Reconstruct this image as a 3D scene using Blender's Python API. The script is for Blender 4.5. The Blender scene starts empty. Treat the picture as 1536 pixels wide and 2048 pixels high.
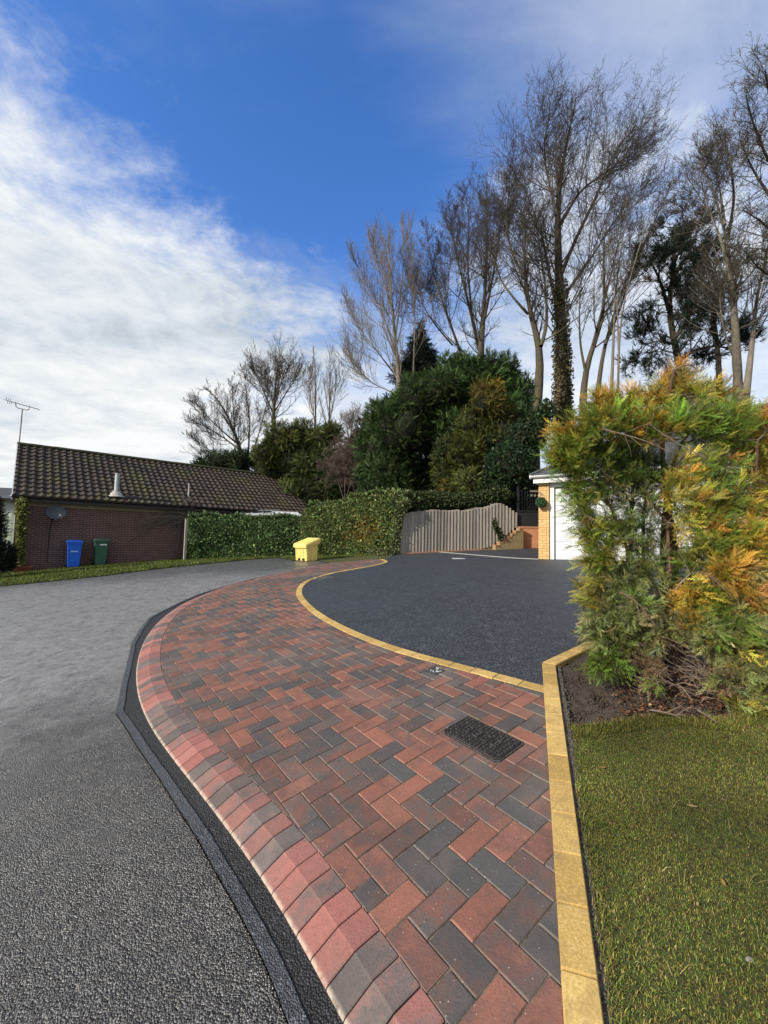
import bpy, math, random
import numpy as np
from mathutils import Vector, Matrix
S = bpy.context.scene
COL = S.collection
rng = np.random.default_rng(7)
random.seed(7)

# ------------------------------------------------------------------ camera
FPX = 828.0                       # focal length in pixels of the 1536 x 2048 picture
CZ = 1.4532                       # eye height
_up = np.array([310 / FPX, 13500 / FPX, 1.0]); _up /= np.linalg.norm(_up)
_y = np.array([0, 0, 1.0]) - _up[2] * _up; _y /= np.linalg.norm(_y)
_x = -np.cross(_y, _up)
W2C = np.stack([_x, _y, _up], 1)  # rows: camera right, up, forward in world axes
cam = bpy.data.cameras.new('camera'); cam_o = bpy.data.objects.new('camera', cam); COL.objects.link(cam_o)
cam.sensor_fit = 'VERTICAL'; cam.sensor_height = 36.0; cam.sensor_width = 27.0
cam.lens = FPX / 2048 * 36.0; cam.clip_end = 2000; cam.clip_start = 0.05
r_, u_, f_ = W2C
cam_o.matrix_world = Matrix(((r_[0], u_[0], -f_[0], 0), (r_[1], u_[1], -f_[1], 0), (r_[2], u_[2], -f_[2], CZ), (0, 0, 0, 1)))
S.camera = cam_o
S.view_settings.view_transform = 'Standard'; S.view_settings.look = 'None'
S.view_settings.exposure = 0.45; S.view_settings.gamma = 1.0
S.cycles.max_bounces = 6; S.cycles.transparent_max_bounces = 6
S.cycles.diffuse_bounces = 3

# ------------------------------------------------------------------ ground height and pixel helpers
HP = (0.11410109, 0.12282464, -0.00245211, -0.00550006, -0.00502621)
def Z(x, y):
    """ground height (m) at x, y"""
    x = np.asarray(x, float); y = np.asarray(y, float)
    xc = np.clip(x, -26, 9); yc = np.maximum(y, -4)
    y1 = np.minimum(yc, (HP[1] + HP[3] * xc) / (-2 * HP[4]))
    z = HP[0] * xc + HP[1] * y1 + HP[2] * xc * xc + HP[3] * xc * y1 + HP[4] * y1 * y1
    w = np.clip((xc + 2.5) / 3.5, 0, 1); w = w * w * (3 - 2 * w)
    e = np.clip(yc - 12.0, 0, 9); e = np.where(e < 1, e * e * .5, e - .5)
    return z + 0.045 * e * w
def ray(px, py):
    return W2C.T @ np.array([(px - 768) / FPX, -(py - 1024) / FPX, 1.0])
def at(px, py, dz=0.0, tmax=60):
    """the point of the ground that shows at a pixel of the photograph"""
    d = ray(px, py)
    t = np.linspace(.3, tmax, 3000)
    P = d[None] * t[:, None]
    below = P[:, 2] + CZ < Z(P[:, 0], P[:, 1]) + dz
    k = int(np.argmax(below)) if below.any() else len(t) - 1
    a, b = t[max(k - 1, 0)], t[k]
    for _ in range(30):
        m = (a + b) / 2; X = d * m
        if X[2] + CZ < Z(X[0], X[1]) + dz: b = m
        else: a = m
    X = d * b
    return np.array([X[0], X[1], X[2] + CZ])
def deep(px, py, d):
    X = ray(px, py) * d
    return np.array([X[0], X[1], X[2] + CZ])

# ------------------------------------------------------------------ node helpers
def node(nt, typ, ins=None, **at_):
    n = nt.nodes.new('ShaderNode' + typ)
    for k, v in at_.items(): setattr(n, k, v)
    for k, v in (ins or {}).items():
        s = n.inputs[k]
        if isinstance(v, bpy.types.NodeSocket): nt.links.new(v, s)
        else: s.default_value = (tuple(v) + (1,)) if (isinstance(v, (tuple, list)) and len(v) == 3 and s.type == 'RGBA') else v
    return n
def mth(nt, op, a, b=0.0, c=0.0, clamp=False):
    return node(nt, 'Math', {0: a, 1: b, 2: c}, operation=op, use_clamp=clamp).outputs[0]
def mixc(nt, f, a, b, blend='MIX'):
    return node(nt, 'Mix', {0: f, 6: a, 7: b}, data_type='RGBA', blend_type=blend).outputs[2]
def ramp(nt, fac, stops, interp='LINEAR'):
    n = nt.nodes.new('ShaderNodeValToRGB'); cr = n.color_ramp; cr.interpolation = interp
    while len(cr.elements) < len(stops): cr.elements.new(0.5)
    for e, (p, c) in zip(cr.elements, stops):
        e.position = p; e.color = (c, c, c, 1) if isinstance(c, (int, float)) else tuple(c) + (1,)
    nt.links.new(fac, n.inputs[0]); return n.outputs[0]
def mrange(nt, v, a, b, c=0.0, d=1.0, smooth=False):
    n = node(nt, 'MapRange', {'Value': v, 'From Min': a, 'From Max': b, 'To Min': c, 'To Max': d})
    if smooth: n.interpolation_type = 'SMOOTHSTEP'
    return n.outputs[0]
def noise(nt, vec, scale, detail=4, rough=.55, dist=0.0):
    return node(nt, 'TexNoise', {'Vector': vec, 'Scale': scale, 'Detail': detail, 'Roughness': rough, 'Distortion': dist}).outputs[0]
def new_mat(name):
    m = bpy.data.materials.new(name); m.use_nodes = True; nt = m.node_tree; nt.nodes.clear()
    out = nt.nodes.new('ShaderNodeOutputMaterial'); b = nt.nodes.new('ShaderNodeBsdfPrincipled')
    nt.links.new(b.outputs[0], out.inputs[0])
    b.inputs['Specular IOR Level'].default_value = .35
    return m, nt, b
def setb(nt, b, **kw):
    for k, v in kw.items():
        s = b.inputs[{'col': 'Base Color', 'rough': 'Roughness', 'nrm': 'Normal', 'metal': 'Metallic', 'spec': 'Specular IOR Level'}[k]]
        if isinstance(v, bpy.types.NodeSocket): nt.links.new(v, s)
        else: s.default_value = (tuple(v) + (1,)) if isinstance(v, tuple) and len(v) == 3 else v
def bump(nt, h, strength=.5, dist=.01):
    return node(nt, 'Bump', {'Height': h, 'Strength': strength, 'Distance': dist}).outputs[0]
def objco(nt): return node(nt, 'TexCoord').outputs['Object']

def m_plain(name, c1, c2=None, rough=.6, scale=6, bmp=0.0, bscale=60, metal=0.0, spec=.35):
    m, nt, b = new_mat(name); co = objco(nt)
    c2 = c2 or tuple(v * .75 for v in c1)
    n = noise(nt, co, scale, 6, .65)
    setb(nt, b, col=mixc(nt, mrange(nt, n, .35, .65), c1, c2), rough=rough, metal=metal, spec=spec)
    if bmp: setb(nt, b, nrm=bump(nt, noise(nt, co, bscale, 4), bmp, .01))
    return m

def m_leaf(name, rough=.55, trans=.25, spec=.3):
    m, nt, b = new_mat(name)
    c = node(nt, 'Attribute', attribute_name='Col').outputs['Color']
    setb(nt, b, col=c, rough=rough, spec=spec)
    if trans:
        t = node(nt, 'BsdfTranslucent', {'Color': c})
        mx = node(nt, 'MixShader', {0: trans, 1: b.outputs[0], 2: t.outputs[0]})
        out = [n for n in nt.nodes if n.type == 'OUTPUT_MATERIAL'][0]
        nt.links.new(mx.outputs[0], out.inputs[0])
    return m

def m_bricks(name, c1, c2, mortar, rot=False, msize=.012, bmp=.5):
    m, nt, b = new_mat(name); co = objco(nt)
    s = node(nt, 'SeparateXYZ', {0: co})
    cx = mth(nt, 'ADD', s.outputs[0], s.outputs[1])
    v = node(nt, 'CombineXYZ', {0: cx, 1: s.outputs[2]}).outputs[0]
    br = node(nt, 'TexBrick', {'Vector': v, 'Color1': c1, 'Color2': c2, 'Mortar': mortar, 'Scale': 1.0, 'Mortar Size': msize * .5,
              'Mortar Smooth': .2, 'Bias': 0.0, 'Brick Width': .225, 'Row Height': .075}, offset=.5)
    n = noise(nt, co, 3, 5); n2 = noise(nt, co, 40, 4)
    c = mixc(nt, mrange(nt, n, .3, .75, 0, .45), br.outputs[0], tuple(x * .55 for x in c1))
    c = mixc(nt, mrange(nt, n2, .4, .8, 0, .3), c, tuple(min(1, x * 1.6) for x in c1))
    h = mth(nt, 'MULTIPLY_ADD', br.outputs[1], -1.0, mth(nt, 'MULTIPLY', n2, .4))
    setb(nt, b, col=c, rough=.85, nrm=bump(nt, h, bmp, .008))
    return m

def m_tarmac(name, dark, light, cell, wet=0.0, tint=None, bmp=.9, rmin=.42, rmax=.8):
    m, nt, b = new_mat(name); co = objco(nt)
    vo = node(nt, 'TexVoronoi', {'Vector': co, 'Scale': cell, 'Randomness': 1.0}, feature='F1')
    r = node(nt, 'SeparateColor', {0: vo.outputs['Color']}).outputs[0]
    n1 = noise(nt, co, 1.1, 7, .62); n2 = noise(nt, co, 9, 5, .6); n3 = noise(nt, co, .35, 4, .5, .6)
    c = mixc(nt, mth(nt, 'POWER', r, 2.2), dark, light)
    v2 = node(nt, 'TexVoronoi', {'Vector': co, 'Scale': cell * .42, 'Randomness': 1.0}, feature='F1'); r2 = node(nt, 'SeparateColor', {0: v2.outputs['Color']}).outputs[1]
    c = mixc(nt, mth(nt, 'MULTIPLY', mth(nt, 'GREATER_THAN', r2, .8), mth(nt, 'LESS_THAN', v2.outputs[0], .32)), c, tuple(min(.6, v * 1.5) for v in light))
    c = mixc(nt, mth(nt, 'MULTIPLY', mth(nt, 'LESS_THAN', r2, .3), .6), c, tuple(v * .5 for v in dark))
    c = mixc(nt, mrange(nt, n2, .35, .7, 0, .55), c, tuple(v * .55 for v in dark))
    c = mixc(nt, mrange(nt, n1, .42, .68, 0, .5), c, tint or tuple(v * 1.3 for v in light))
    h = mth(nt, 'SUBTRACT', 1.0, mth(nt, 'MULTIPLY', vo.outputs[0], 1.3))
    h = mth(nt, 'ADD', h, mth(nt, 'MULTIPLY', r, .35))
    h = mth(nt, 'ADD', h, mth(nt, 'MULTIPLY', n2, .8))
    w = mrange(nt, n3, .38, .6)
    rg = mth(nt, 'SUBTRACT', rmax, mth(nt, 'MULTIPLY', w, wet))
    setb(nt, b, col=c, rough=rg, nrm=bump(nt, h, bmp, .006), spec=.45)
    return m

# ------------------------------------------------------------------ world: Nishita sky behind a bank of cloud
SUN_EL = math.radians(27); SUN_AZ = math.atan2(-.82, -.57)   # clockwise from +Y
W = bpy.data.worlds.new('World'); S.world = W; W.use_nodes = True
nt = W.node_tree; nt.nodes.clear()
wo = nt.nodes.new('ShaderNodeOutputWorld'); bg = nt.nodes.new('ShaderNodeBackground'); nt.links.new(bg.outputs[0], wo.inputs[0])
bg.inputs['Strength'].default_value = 0.12
sky = nt.nodes.new('ShaderNodeTexSky'); sky.sky_type = 'NISHITA'; sky.sun_disc = False
sky.sun_elevation = SUN_EL; sky.sun_rotation = SUN_AZ; sky.ozone_density = 3.0; sky.air_density = 1.0; sky.dust_density = .3
d_ = node(nt, 'TexCoord').outputs['Generated']
def ndot(v): return node(nt, 'VectorMath', {0: d_, 1: tuple(v)}, operation='DOT_PRODUCT').outputs['Value']
sx = node(nt, 'SeparateXYZ', {0: d_})
den = mth(nt, 'MAXIMUM', mth(nt, 'ADD', sx.outputs[2], .12), .05)
pl = node(nt, 'CombineXYZ', {0: mth(nt, 'DIVIDE', sx.outputs[0], den), 1: mth(nt, 'DIVIDE', sx.outputs[1], den)}).outputs[0]
plr = node(nt, 'Mapping', {'Vector': pl, 'Rotation': (0, 0, math.radians(-38)), 'Scale': (.55, 1.5, 1)}).outputs[0]
na = noise(nt, plr, 1.3, 9, .6, .35); nb = noise(nt, pl, 3.6, 10, .68, .25); nc = noise(nt, plr, .8, 5, .5)
def gc(p, q):
    n = np.cross(ray(*p), ray(*q)); return n / np.linalg.norm(n)
nbank = gc((20, 110), (690, 690))
if np.dot(nbank, ray(60, 700)) < 0: nbank = -nbank
bank = ndot(nbank)
nz = mth(nt, 'ADD', mth(nt, 'MULTIPLY', mth(nt, 'SUBTRACT', na, .5), .75), mth(nt, 'MULTIPLY', mth(nt, 'SUBTRACT', nb, .5), .5))
cl1 = mrange(nt, mth(nt, 'ADD', bank, nz), -.13, .17, 0, 1, True)
el = sx.outputs[2]
hor = mrange(nt, mth(nt, 'ADD', el, mth(nt, 'MULTIPLY', mth(nt, 'SUBTRACT', nb, .5), .45)), .60, .26, 0, .88, True)
back = mrange(nt, mth(nt, 'ADD', ndot((0, -1, 0)), mth(nt, 'MULTIPLY', mth(nt, 'SUBTRACT', na, .5), .8)), -.1, .3, 0, .9, True)   # unseen cloud added behind the camera to brighten and neutralise the ambient light
rh = ray(1290, 800); rh = rh / np.linalg.norm(rh)
lowr = mrange(nt, mth(nt, 'ADD', ndot(rh), mth(nt, 'MULTIPLY', mth(nt, 'SUBTRACT', nb, .5), .25)), .83, .98, 0, .85, True)   # pale cloud low behind the tall trees
hor = mth(nt, 'MAXIMUM', mth(nt, 'MAXIMUM', hor, back), lowr)
rv = ray(1500, 60); rv = rv / np.linalg.norm(rv)
veil = mth(nt, 'MULTIPLY', mrange(nt, mth(nt, 'ADD', ndot(rv), mth(nt, 'MULTIPLY', mth(nt, 'SUBTRACT', na, .5), .5)), .80, 1.08, 0, 1, True), .55)
wisp = mth(nt, 'MULTIPLY', mrange(nt, na, .46, .8, 0, 1, True), .34)
cov = mth(nt, 'MAXIMUM', mth(nt, 'MAXIMUM', cl1, hor), mth(nt, 'MAXIMUM', veil, wisp))
blue = node(nt, 'HueSaturation', {'Hue': .512, 'Saturation': 1.24, 'Value': 1.62, 'Color': sky.outputs[0]}).outputs[0]
shade = mth(nt, 'ADD', mth(nt, 'MULTIPLY', nc, .6), mth(nt, 'MULTIPLY', nb, .4))
cloud = ramp(nt, shade, [(.36, (2.9, 3.4, 3.9)), (.48, (4.7, 5.0, 5.3)), (.58, (5.9, 6.05, 6.1))])
skyc = mixc(nt, cov, blue, cloud)
nt.links.new(skyc, bg.inputs[0])

sun = bpy.data.lights.new('sun', 'SUN'); sun.energy = 4.3; sun.angle = math.radians(.6); sun.color = (1.0, .905, .77)
sun_o = bpy.data.objects.new('sun', sun); COL.objects.link(sun_o)
sd = Vector((math.sin(SUN_AZ) * math.cos(SUN_EL), math.cos(SUN_AZ) * math.cos(SUN_EL), math.sin(SUN_EL)))
sun_o.rotation_euler = sd.to_track_quat('Z', 'Y').to_euler(); sun_o.location = sd * 80

# ------------------------------------------------------------------ object helpers
MW = {}
def root_of(o):
    while o.parent: o = o.parent
    return o
def thing(name, label, cat, loc=(0, 0, 0), rz=0.0, group=None):
    o = bpy.data.objects.new(name, None); COL.objects.link(o); o.empty_display_size = .2
    o.location = tuple(float(v) for v in loc); o.rotation_euler = (0, 0, rz)
    o['label'] = label; o['category'] = cat
    if group: o['group'] = group
    MW[o.name] = (np.array(loc, float), rz)
    return o
def tag(o, label=None, cat=None, group=None, kind=None):
    if label: o['label'] = label
    if cat: o['category'] = cat
    if group: o['group'] = group
    if kind: o['kind'] = kind
    return o
def to_local(V, parent):
    loc, rz = MW[root_of(parent).name]
    V = np.asarray(V, float) - loc
    c, s = math.cos(-rz), math.sin(-rz)
    return np.stack([V[:, 0] * c - V[:, 1] * s, V[:, 0] * s + V[:, 1] * c, V[:, 2]], 1)
def link(name, V, F, m, parent=None, world=False, col=None, smooth=False, mats=None, mi=None):
    """one mesh object; F is an (n, k) array or a list of index lists"""
    V = np.asarray(V, float).reshape(-1, 3)
    if parent is not None and world: V = to_local(V, parent)
    me = bpy.data.meshes.new(name)
    if isinstance(F, np.ndarray):
        n, k = F.shape
        me.vertices.add(len(V)); me.vertices.foreach_set('co', V.astype(np.float32).ravel())
        me.loops.add(n * k); me.loops.foreach_set('vertex_index', F.astype(np.int32).ravel())
        me.polygons.add(n); me.polygons.foreach_set('loop_start', np.arange(0, n * k, k, dtype=np.int32))
        me.update(calc_edges=True)
    else:
        me.from_pydata(V.tolist(), [], [list(map(int, f)) for f in F]); me.update()
    if col is not None:
        a = me.color_attributes.new('Col', 'FLOAT_COLOR', 'POINT')
        c = np.ones((len(V), 4), np.float32); c[:, :np.asarray(col).shape[1]] = col
        a.data.foreach_set('color', c.ravel())
    for mm in (mats or [m]): me.materials.append(mm)
    if mi is not None: me.polygons.foreach_set('material_index', np.asarray(mi, np.int32))
    if smooth: me.polygons.foreach_set('use_smooth', np.ones(len(me.polygons), bool))
    o = bpy.data.objects.new(name, me); COL.objects.link(o)
    if parent is not None: o.parent = parent
    return o
class MB:
    def __init__(s): s.V = []; s.F = []
    def add(s, V, F):
        k = len(s.V); s.V += [tuple(map(float, v)) for v in V]; s.F += [[i + k for i in f] for f in F]; return s
    def box(s, x0, x1, y0, y1, z0, z1, b=0.0):
        if b <= 0:
            V = [(x, y, z) for z in (z0, z1) for y in (y0, y1) for x in (x0, x1)]
            return s.add(V, [(0, 2, 3, 1), (4, 5, 7, 6), (0, 1, 5, 4), (1, 3, 7, 5), (3, 2, 6, 7), (2, 0, 4, 6)])
        # chamfered box
        V = []; idx = {}
        xs, ys, zs = (x0, x1), (y0, y1), (z0, z1)
        for i in (0, 1):
            for j in (0, 1):
                for k in (0, 1):
                    sx_, sy_, sz_ = (1, -1)[i], (1, -1)[j], (1, -1)[k]
                    for ax in range(3):
                        p = [xs[i] + sx_ * b * (ax != 0), ys[j] + sy_ * b * (ax != 1), zs[k] + sz_ * b * (ax != 2)]
                        idx[(i, j, k, ax)] = len(V); V.append(p)
        F = []
        for ax in range(3):
            o1, o2 = [a for a in range(3) if a != ax]
            for e in (0, 1):
                q = []
                for a, c in ((0, 0), (1, 0), (1, 1), (0, 1)):
                    t = [0, 0, 0]; t[ax] = e; t[o1] = a; t[o2] = c; q.append(idx[(*t, ax)])
                F.append(q)
        for ax in range(3):          # edges running along ax
            o1, o2 = [a for a in range(3) if a != ax]
            for a in (0, 1):
                for c in (0, 1):
                    t0 = [0, 0, 0]; t0[o1] = a; t0[o2] = c; t1 = list(t0); t1[ax] = 1
                    F.append([idx[(*t0, o1)], idx[(*t1, o1)], idx[(*t1, o2)], idx[(*t0, o2)]])
        for i in (0, 1):
            for j in (0, 1):
                for k in (0, 1): F.append([idx[(i, j, k, 0)], idx[(i, j, k, 1)], idx[(i, j, k, 2)]])
        return s.add(V, F)
    def loft(s, rings, caps=True):
        n = len(rings[0]); V = [p for r in rings for p in r]; F = []
        for a in range(len(rings) - 1):
            for i in range(n): F.append((a * n + i, a * n + (i + 1) % n, (a + 1) * n + (i + 1) % n, (a + 1) * n + i))
        if caps: F.append(tuple(range(n))[::-1]); F.append(tuple((len(rings) - 1) * n + i for i in range(n)))
        return s.add(V, F)
    def tube(s, pts, r, n=8, caps=True):
        pts = [np.array(p, float) for p in pts]; rs = r if isinstance(r, (list, tuple)) else [r] * len(pts); rings = []
        for i, p in enumerate(pts):
            t = pts[min(i + 1, len(pts) - 1)] - pts[max(i - 1, 0)]; t /= np.linalg.norm(t) + 1e-9
            a = np.array([0, 0, 1.0]) if abs(t[2]) < .9 else np.array([1.0, 0, 0])
            u = np.cross(t, a); u /= np.linalg.norm(u); v = np.cross(t, u)
            rings.append([p + rs[i] * (math.cos(k * 2 * math.pi / n) * u + math.sin(k * 2 * math.pi / n) * v) for k in range(n)])
        return s.loft(rings, caps)
    def lathe(s, prof, c=(0, 0, 0), n=24):
        return s.loft([[(c[0] + r * math.cos(k * 2 * math.pi / n), c[1] + r * math.sin(k * 2 * math.pi / n), c[2] + z) for k in range(n)] for r, z in prof])
    def build(s, name, m, parent=None, smooth=False, world=False, kind=None):
        o = link(name, s.V, s.F, m, parent, world, smooth=smooth)
        if kind: o['kind'] = kind
        return o
def fix_normals(o):
    import bmesh
    bm = bmesh.new(); bm.from_mesh(o.data); bmesh.ops.recalc_face_normals(bm, faces=bm.faces); bm.to_mesh(o.data); bm.free(); return o

# ------------------------------------------------------------------ polygons on the ground
def smooth_curve(P, step=.1, k=3):
    P = np.asarray(P, float)[:, :2]
    d = np.r_[0, np.cumsum(np.linalg.norm(np.diff(P, axis=0), axis=1))]
    t = np.linspace(0, d[-1], max(8, int(d[-1] / .04)))
    Q = np.stack([np.interp(t, d, P[:, i]) for i in range(2)], 1)
    n = max(1, int(k / .4))
    for _ in range(n * 3):
        w = 4
        R = Q.copy(); pad = np.r_[[2 * Q[0] - Q[i] for i in range(w, 0, -1)], Q, [2 * Q[-1] - Q[-1 - i] for i in range(1, w + 1)]]
        R = np.mean([pad[i:i + len(Q)] for i in range(2 * w + 1)], 0); R[0] = Q[0]; R[-1] = Q[-1]; Q = R
    d = np.r_[0, np.cumsum(np.linalg.norm(np.diff(Q, axis=0), axis=1))]
    t = np.arange(0, d[-1], step)
    return np.stack([np.interp(t, d, Q[:, i]) for i in range(2)], 1)
def offset(C, w):
    T = np.gradient(C, axis=0); T /= np.linalg.norm(T, axis=1)[:, None] + 1e-9
    return C + w * np.stack([T[:, 1], -T[:, 0]], 1)      # to the right of travel
def clip_convex(sub, cv):
    out = list(map(tuple, sub)); n = len(cv)
    for i in range(n):
        if not out: return []
        ax, ay = cv[i]; bx, by = cv[(i + 1) % n]; ex, ey = bx - ax, by - ay
        res = []; px, py = out[-1]; pd = ex * (py - ay) - ey * (px - ax)
        for (x, y) in out:
            d = ex * (y - ay) - ey * (x - ax)
            if (d >= 0) != (pd >= 0):
                t = pd / (pd - d); res.append((px + t * (x - px), py + t * (y - py)))
            if d >= 0: res.append((x, y))
            px, py, pd = x, y, d
        out = res
    return out
def inside(P, poly):
    x, y = P[:, 0], P[:, 1]; c = np.zeros(len(P), bool); q = np.asarray(poly); p0 = q[-1]
    for p1 in q:
        m = (p1[1] > y) != (p0[1] > y)
        with np.errstate(divide='ignore', invalid='ignore'):
            xi = (p0[0] - p1[0]) * (y - p1[1]) / (p0[1] - p1[1] + 1e-15) + p1[0]
        c ^= m & (x < xi); p0 = p1
    return c
def area(p):
    p = np.asarray(p); return .5 * np.sum(p[:, 0] * np.roll(p[:, 1], -1) - np.roll(p[:, 0], -1) * p[:, 1])
def sheet(name, poly, dz, m, step=.4, lump=None):
    """a piece of ground surface lying dz above the terrain, split into cells so that it follows it"""
    poly = np.asarray(poly)[:, :2]
    if area(poly) < 0: poly = poly[::-1]
    lo, hi = poly.min(0), poly.max(0); V = []; F = []; key = {}
    nx, ny = [max(1, int(math.ceil(v / step))) for v in (hi - lo)]
    E = (hi - lo) / (nx, ny)
    def vid(x, y):
        k = (round(x, 4), round(y, 4))
        if k not in key: key[k] = len(V); V.append((x, y))
        return key[k]
    gx = lo[0] + np.arange(nx + 1) * E[0]; gy = lo[1] + np.arange(ny + 1) * E[1]
    G = np.stack(np.meshgrid(gx, gy, indexing='ij'), -1); ins = inside(G.reshape(-1, 2), poly).reshape(nx + 1, ny + 1)
    edge = np.zeros((nx, ny), bool)
    for a, b in zip(poly, np.roll(poly, -1, 0)):
        n = max(2, int(np.linalg.norm(b - a) / (min(E) * .4)))
        for p in a + (b - a) * np.linspace(0, 1, n)[:, None]:
            i, j = np.clip(((p - lo) / E).astype(int), 0, (nx - 1, ny - 1)); edge[max(i - 1, 0):i + 2, max(j - 1, 0):j + 2] = True
    for i in range(nx):
        for j in range(ny):
            sq = [(gx[i], gy[j]), (gx[i + 1], gy[j]), (gx[i + 1], gy[j + 1]), (gx[i], gy[j + 1])]
            if edge[i, j]:
                q = clip_convex(poly, sq)
                f = []
                for p in q:
                    k = vid(*p)
                    if not f or (f[-1] != k): f.append(k)
                if len(f) > 2 and f[0] == f[-1]: f.pop()
                if len(set(f)) == len(f) and len(f) > 2: F.append(f)
                elif len(set(f)) > 2:
                    g = list(dict.fromkeys(f)); F.append(g)
            elif ins[i, j] and ins[i + 1, j + 1]: F.append([vid(*p) for p in sq])
    V = np.array(V); z = Z(V[:, 0], V[:, 1]) + dz
    if lump is not None: z = z + lump(V)
    o = link(name, np.c_[V, z], F, m, smooth=True); o['kind'] = 'structure'
    return o
def pxs(L, dz=0.0): return np.array([at(x, y, dz) for x, y in L])

# ------------------------------------------------------------------ ground surfaces
def m_paver(name, stops, pale=0.0, speck=.5):
    m, nt, b = new_mat(name); co = objco(nt)
    a = node(nt, 'SeparateColor', {0: node(nt, 'Attribute', attribute_name='Col').outputs['Color']})
    off = node(nt, 'VectorMath', {0: co, 1: node(nt, 'CombineXYZ', {0: mth(nt, 'MULTIPLY', a.outputs[1], 50), 1: mth(nt, 'MULTIPLY', a.outputs[0], 31)}).outputs[0]}, operation='ADD').outputs[0]
    big = noise(nt, off, 8.5, 5, .6); fine = noise(nt, co, 130, 4, .6); mid = noise(nt, off, 38, 5, .65)
    t = mth(nt, 'ADD', a.outputs[0], mth(nt, 'MULTIPLY', mth(nt, 'SUBTRACT', big, .5), 1.5))
    t = mth(nt, 'ADD', t, mth(nt, 'MULTIPLY', mth(nt, 'SUBTRACT', mid, .5), .55))
    c = ramp(nt, t, stops)
    c = mixc(nt, mrange(nt, mid, .35, .7, 0, .5), c, mixc(nt, .55, c, (.10, .082, .075)))
    c = mixc(nt, mrange(nt, fine, .52, .72, 0, .35), c, (.03, .024, .022))
    c = mixc(nt, mth(nt, 'MULTIPLY', mrange(nt, a.outputs[2], 0, 1, 0, .35), 1.0), c, (.035, .028, .027))
    vo = node(nt, 'TexVoronoi', {'Vector': co, 'Scale': 85.0}); vr = node(nt, 'SeparateColor', {0: vo.outputs['Color']}).outputs[0]
    dot = mth(nt, 'MULTIPLY', mth(nt, 'LESS_THAN', vo.outputs[0], .16), mth(nt, 'GREATER_THAN', vr, .90))
    c = mixc(nt, mth(nt, 'MULTIPLY', dot, speck), c, (.62, .56, .50))
    dust = mrange(nt, noise(nt, co, 1.6, 6, .65), .5, .75, 0, .28)
    c = mixc(nt, dust, c, (.30, .24, .20))
    if pale:
        al = node(nt, 'Attribute', attribute_name='Col').outputs['Alpha']
        e = mth(nt, 'MULTIPLY', al, mrange(nt, noise(nt, co, 26, 5, .7), .32, .52))
        c = mixc(nt, mth(nt, 'MULTIPLY', e, pale), c, (.50, .42, .34))
    setb(nt, b, col=c, rough=mrange(nt, mid, .3, .7, .70, .88), spec=.22,
         nrm=bump(nt, mth(nt, 'ADD', fine, mth(nt, 'MULTIPLY', mid, .8)), .6, .003))
    return m
M_PAVER = m_paver('brindle_paver', [(.0, (.085, .083, .082)), (.26, (.108, .096, .090)), (.40, (.14, .098, .085)), (.60, (.175, .088, .070)), (.8, (.25, .112, .080)), (1.0, (.30, .122, .084))], pale=.38)
M_KERB = m_paver('kerb_block', [(.0, (.12, .108, .102)), (.28, (.17, .135, .125)), (.42, (.25, .15, .132)), (.6, (.35, .155, .13)), (1.0, (.41, .155, .13))], pale=.75, speck=.1)
def m_yellow():
    m, nt, b = new_mat('buff_block'); co = objco(nt)
    a = node(nt, 'SeparateColor', {0: node(nt, 'Attribute', attribute_name='Col').outputs['Color']})
    f = noise(nt, co, 120, 5, .65); g = noise(nt, co, 14, 5, .6)
    c = mixc(nt, a.outputs[0], (.38, .245, .065), (.58, .40, .135))
    c = mixc(nt, mrange(nt, f, .45, .7, 0, .55), c, (.25, .155, .04)); c = mixc(nt, mrange(nt, f, .5, .3, 0, .45), c, (.68, .52, .26))
    c = mixc(nt, mrange(nt, g, .46, .68, 0, .6), c, (.27, .18, .07))
    vo = node(nt, 'TexVoronoi', {'Vector': co, 'Scale': 60.0}); vr = node(nt, 'SeparateColor', {0: vo.outputs['Color']}).outputs[0]
    dot = mth(nt, 'MULTIPLY', mth(nt, 'LESS_THAN', vo.outputs[0], .12), mth(nt, 'GREATER_THAN', vr, .8))
    c = mixc(nt, mth(nt, 'MULTIPLY', dot, .7), c, (.12, .08, .03))
    setb(nt, b, col=c, rough=.8, nrm=bump(nt, f, .5, .003)); return m
M_YEL = m_yellow()
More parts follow.
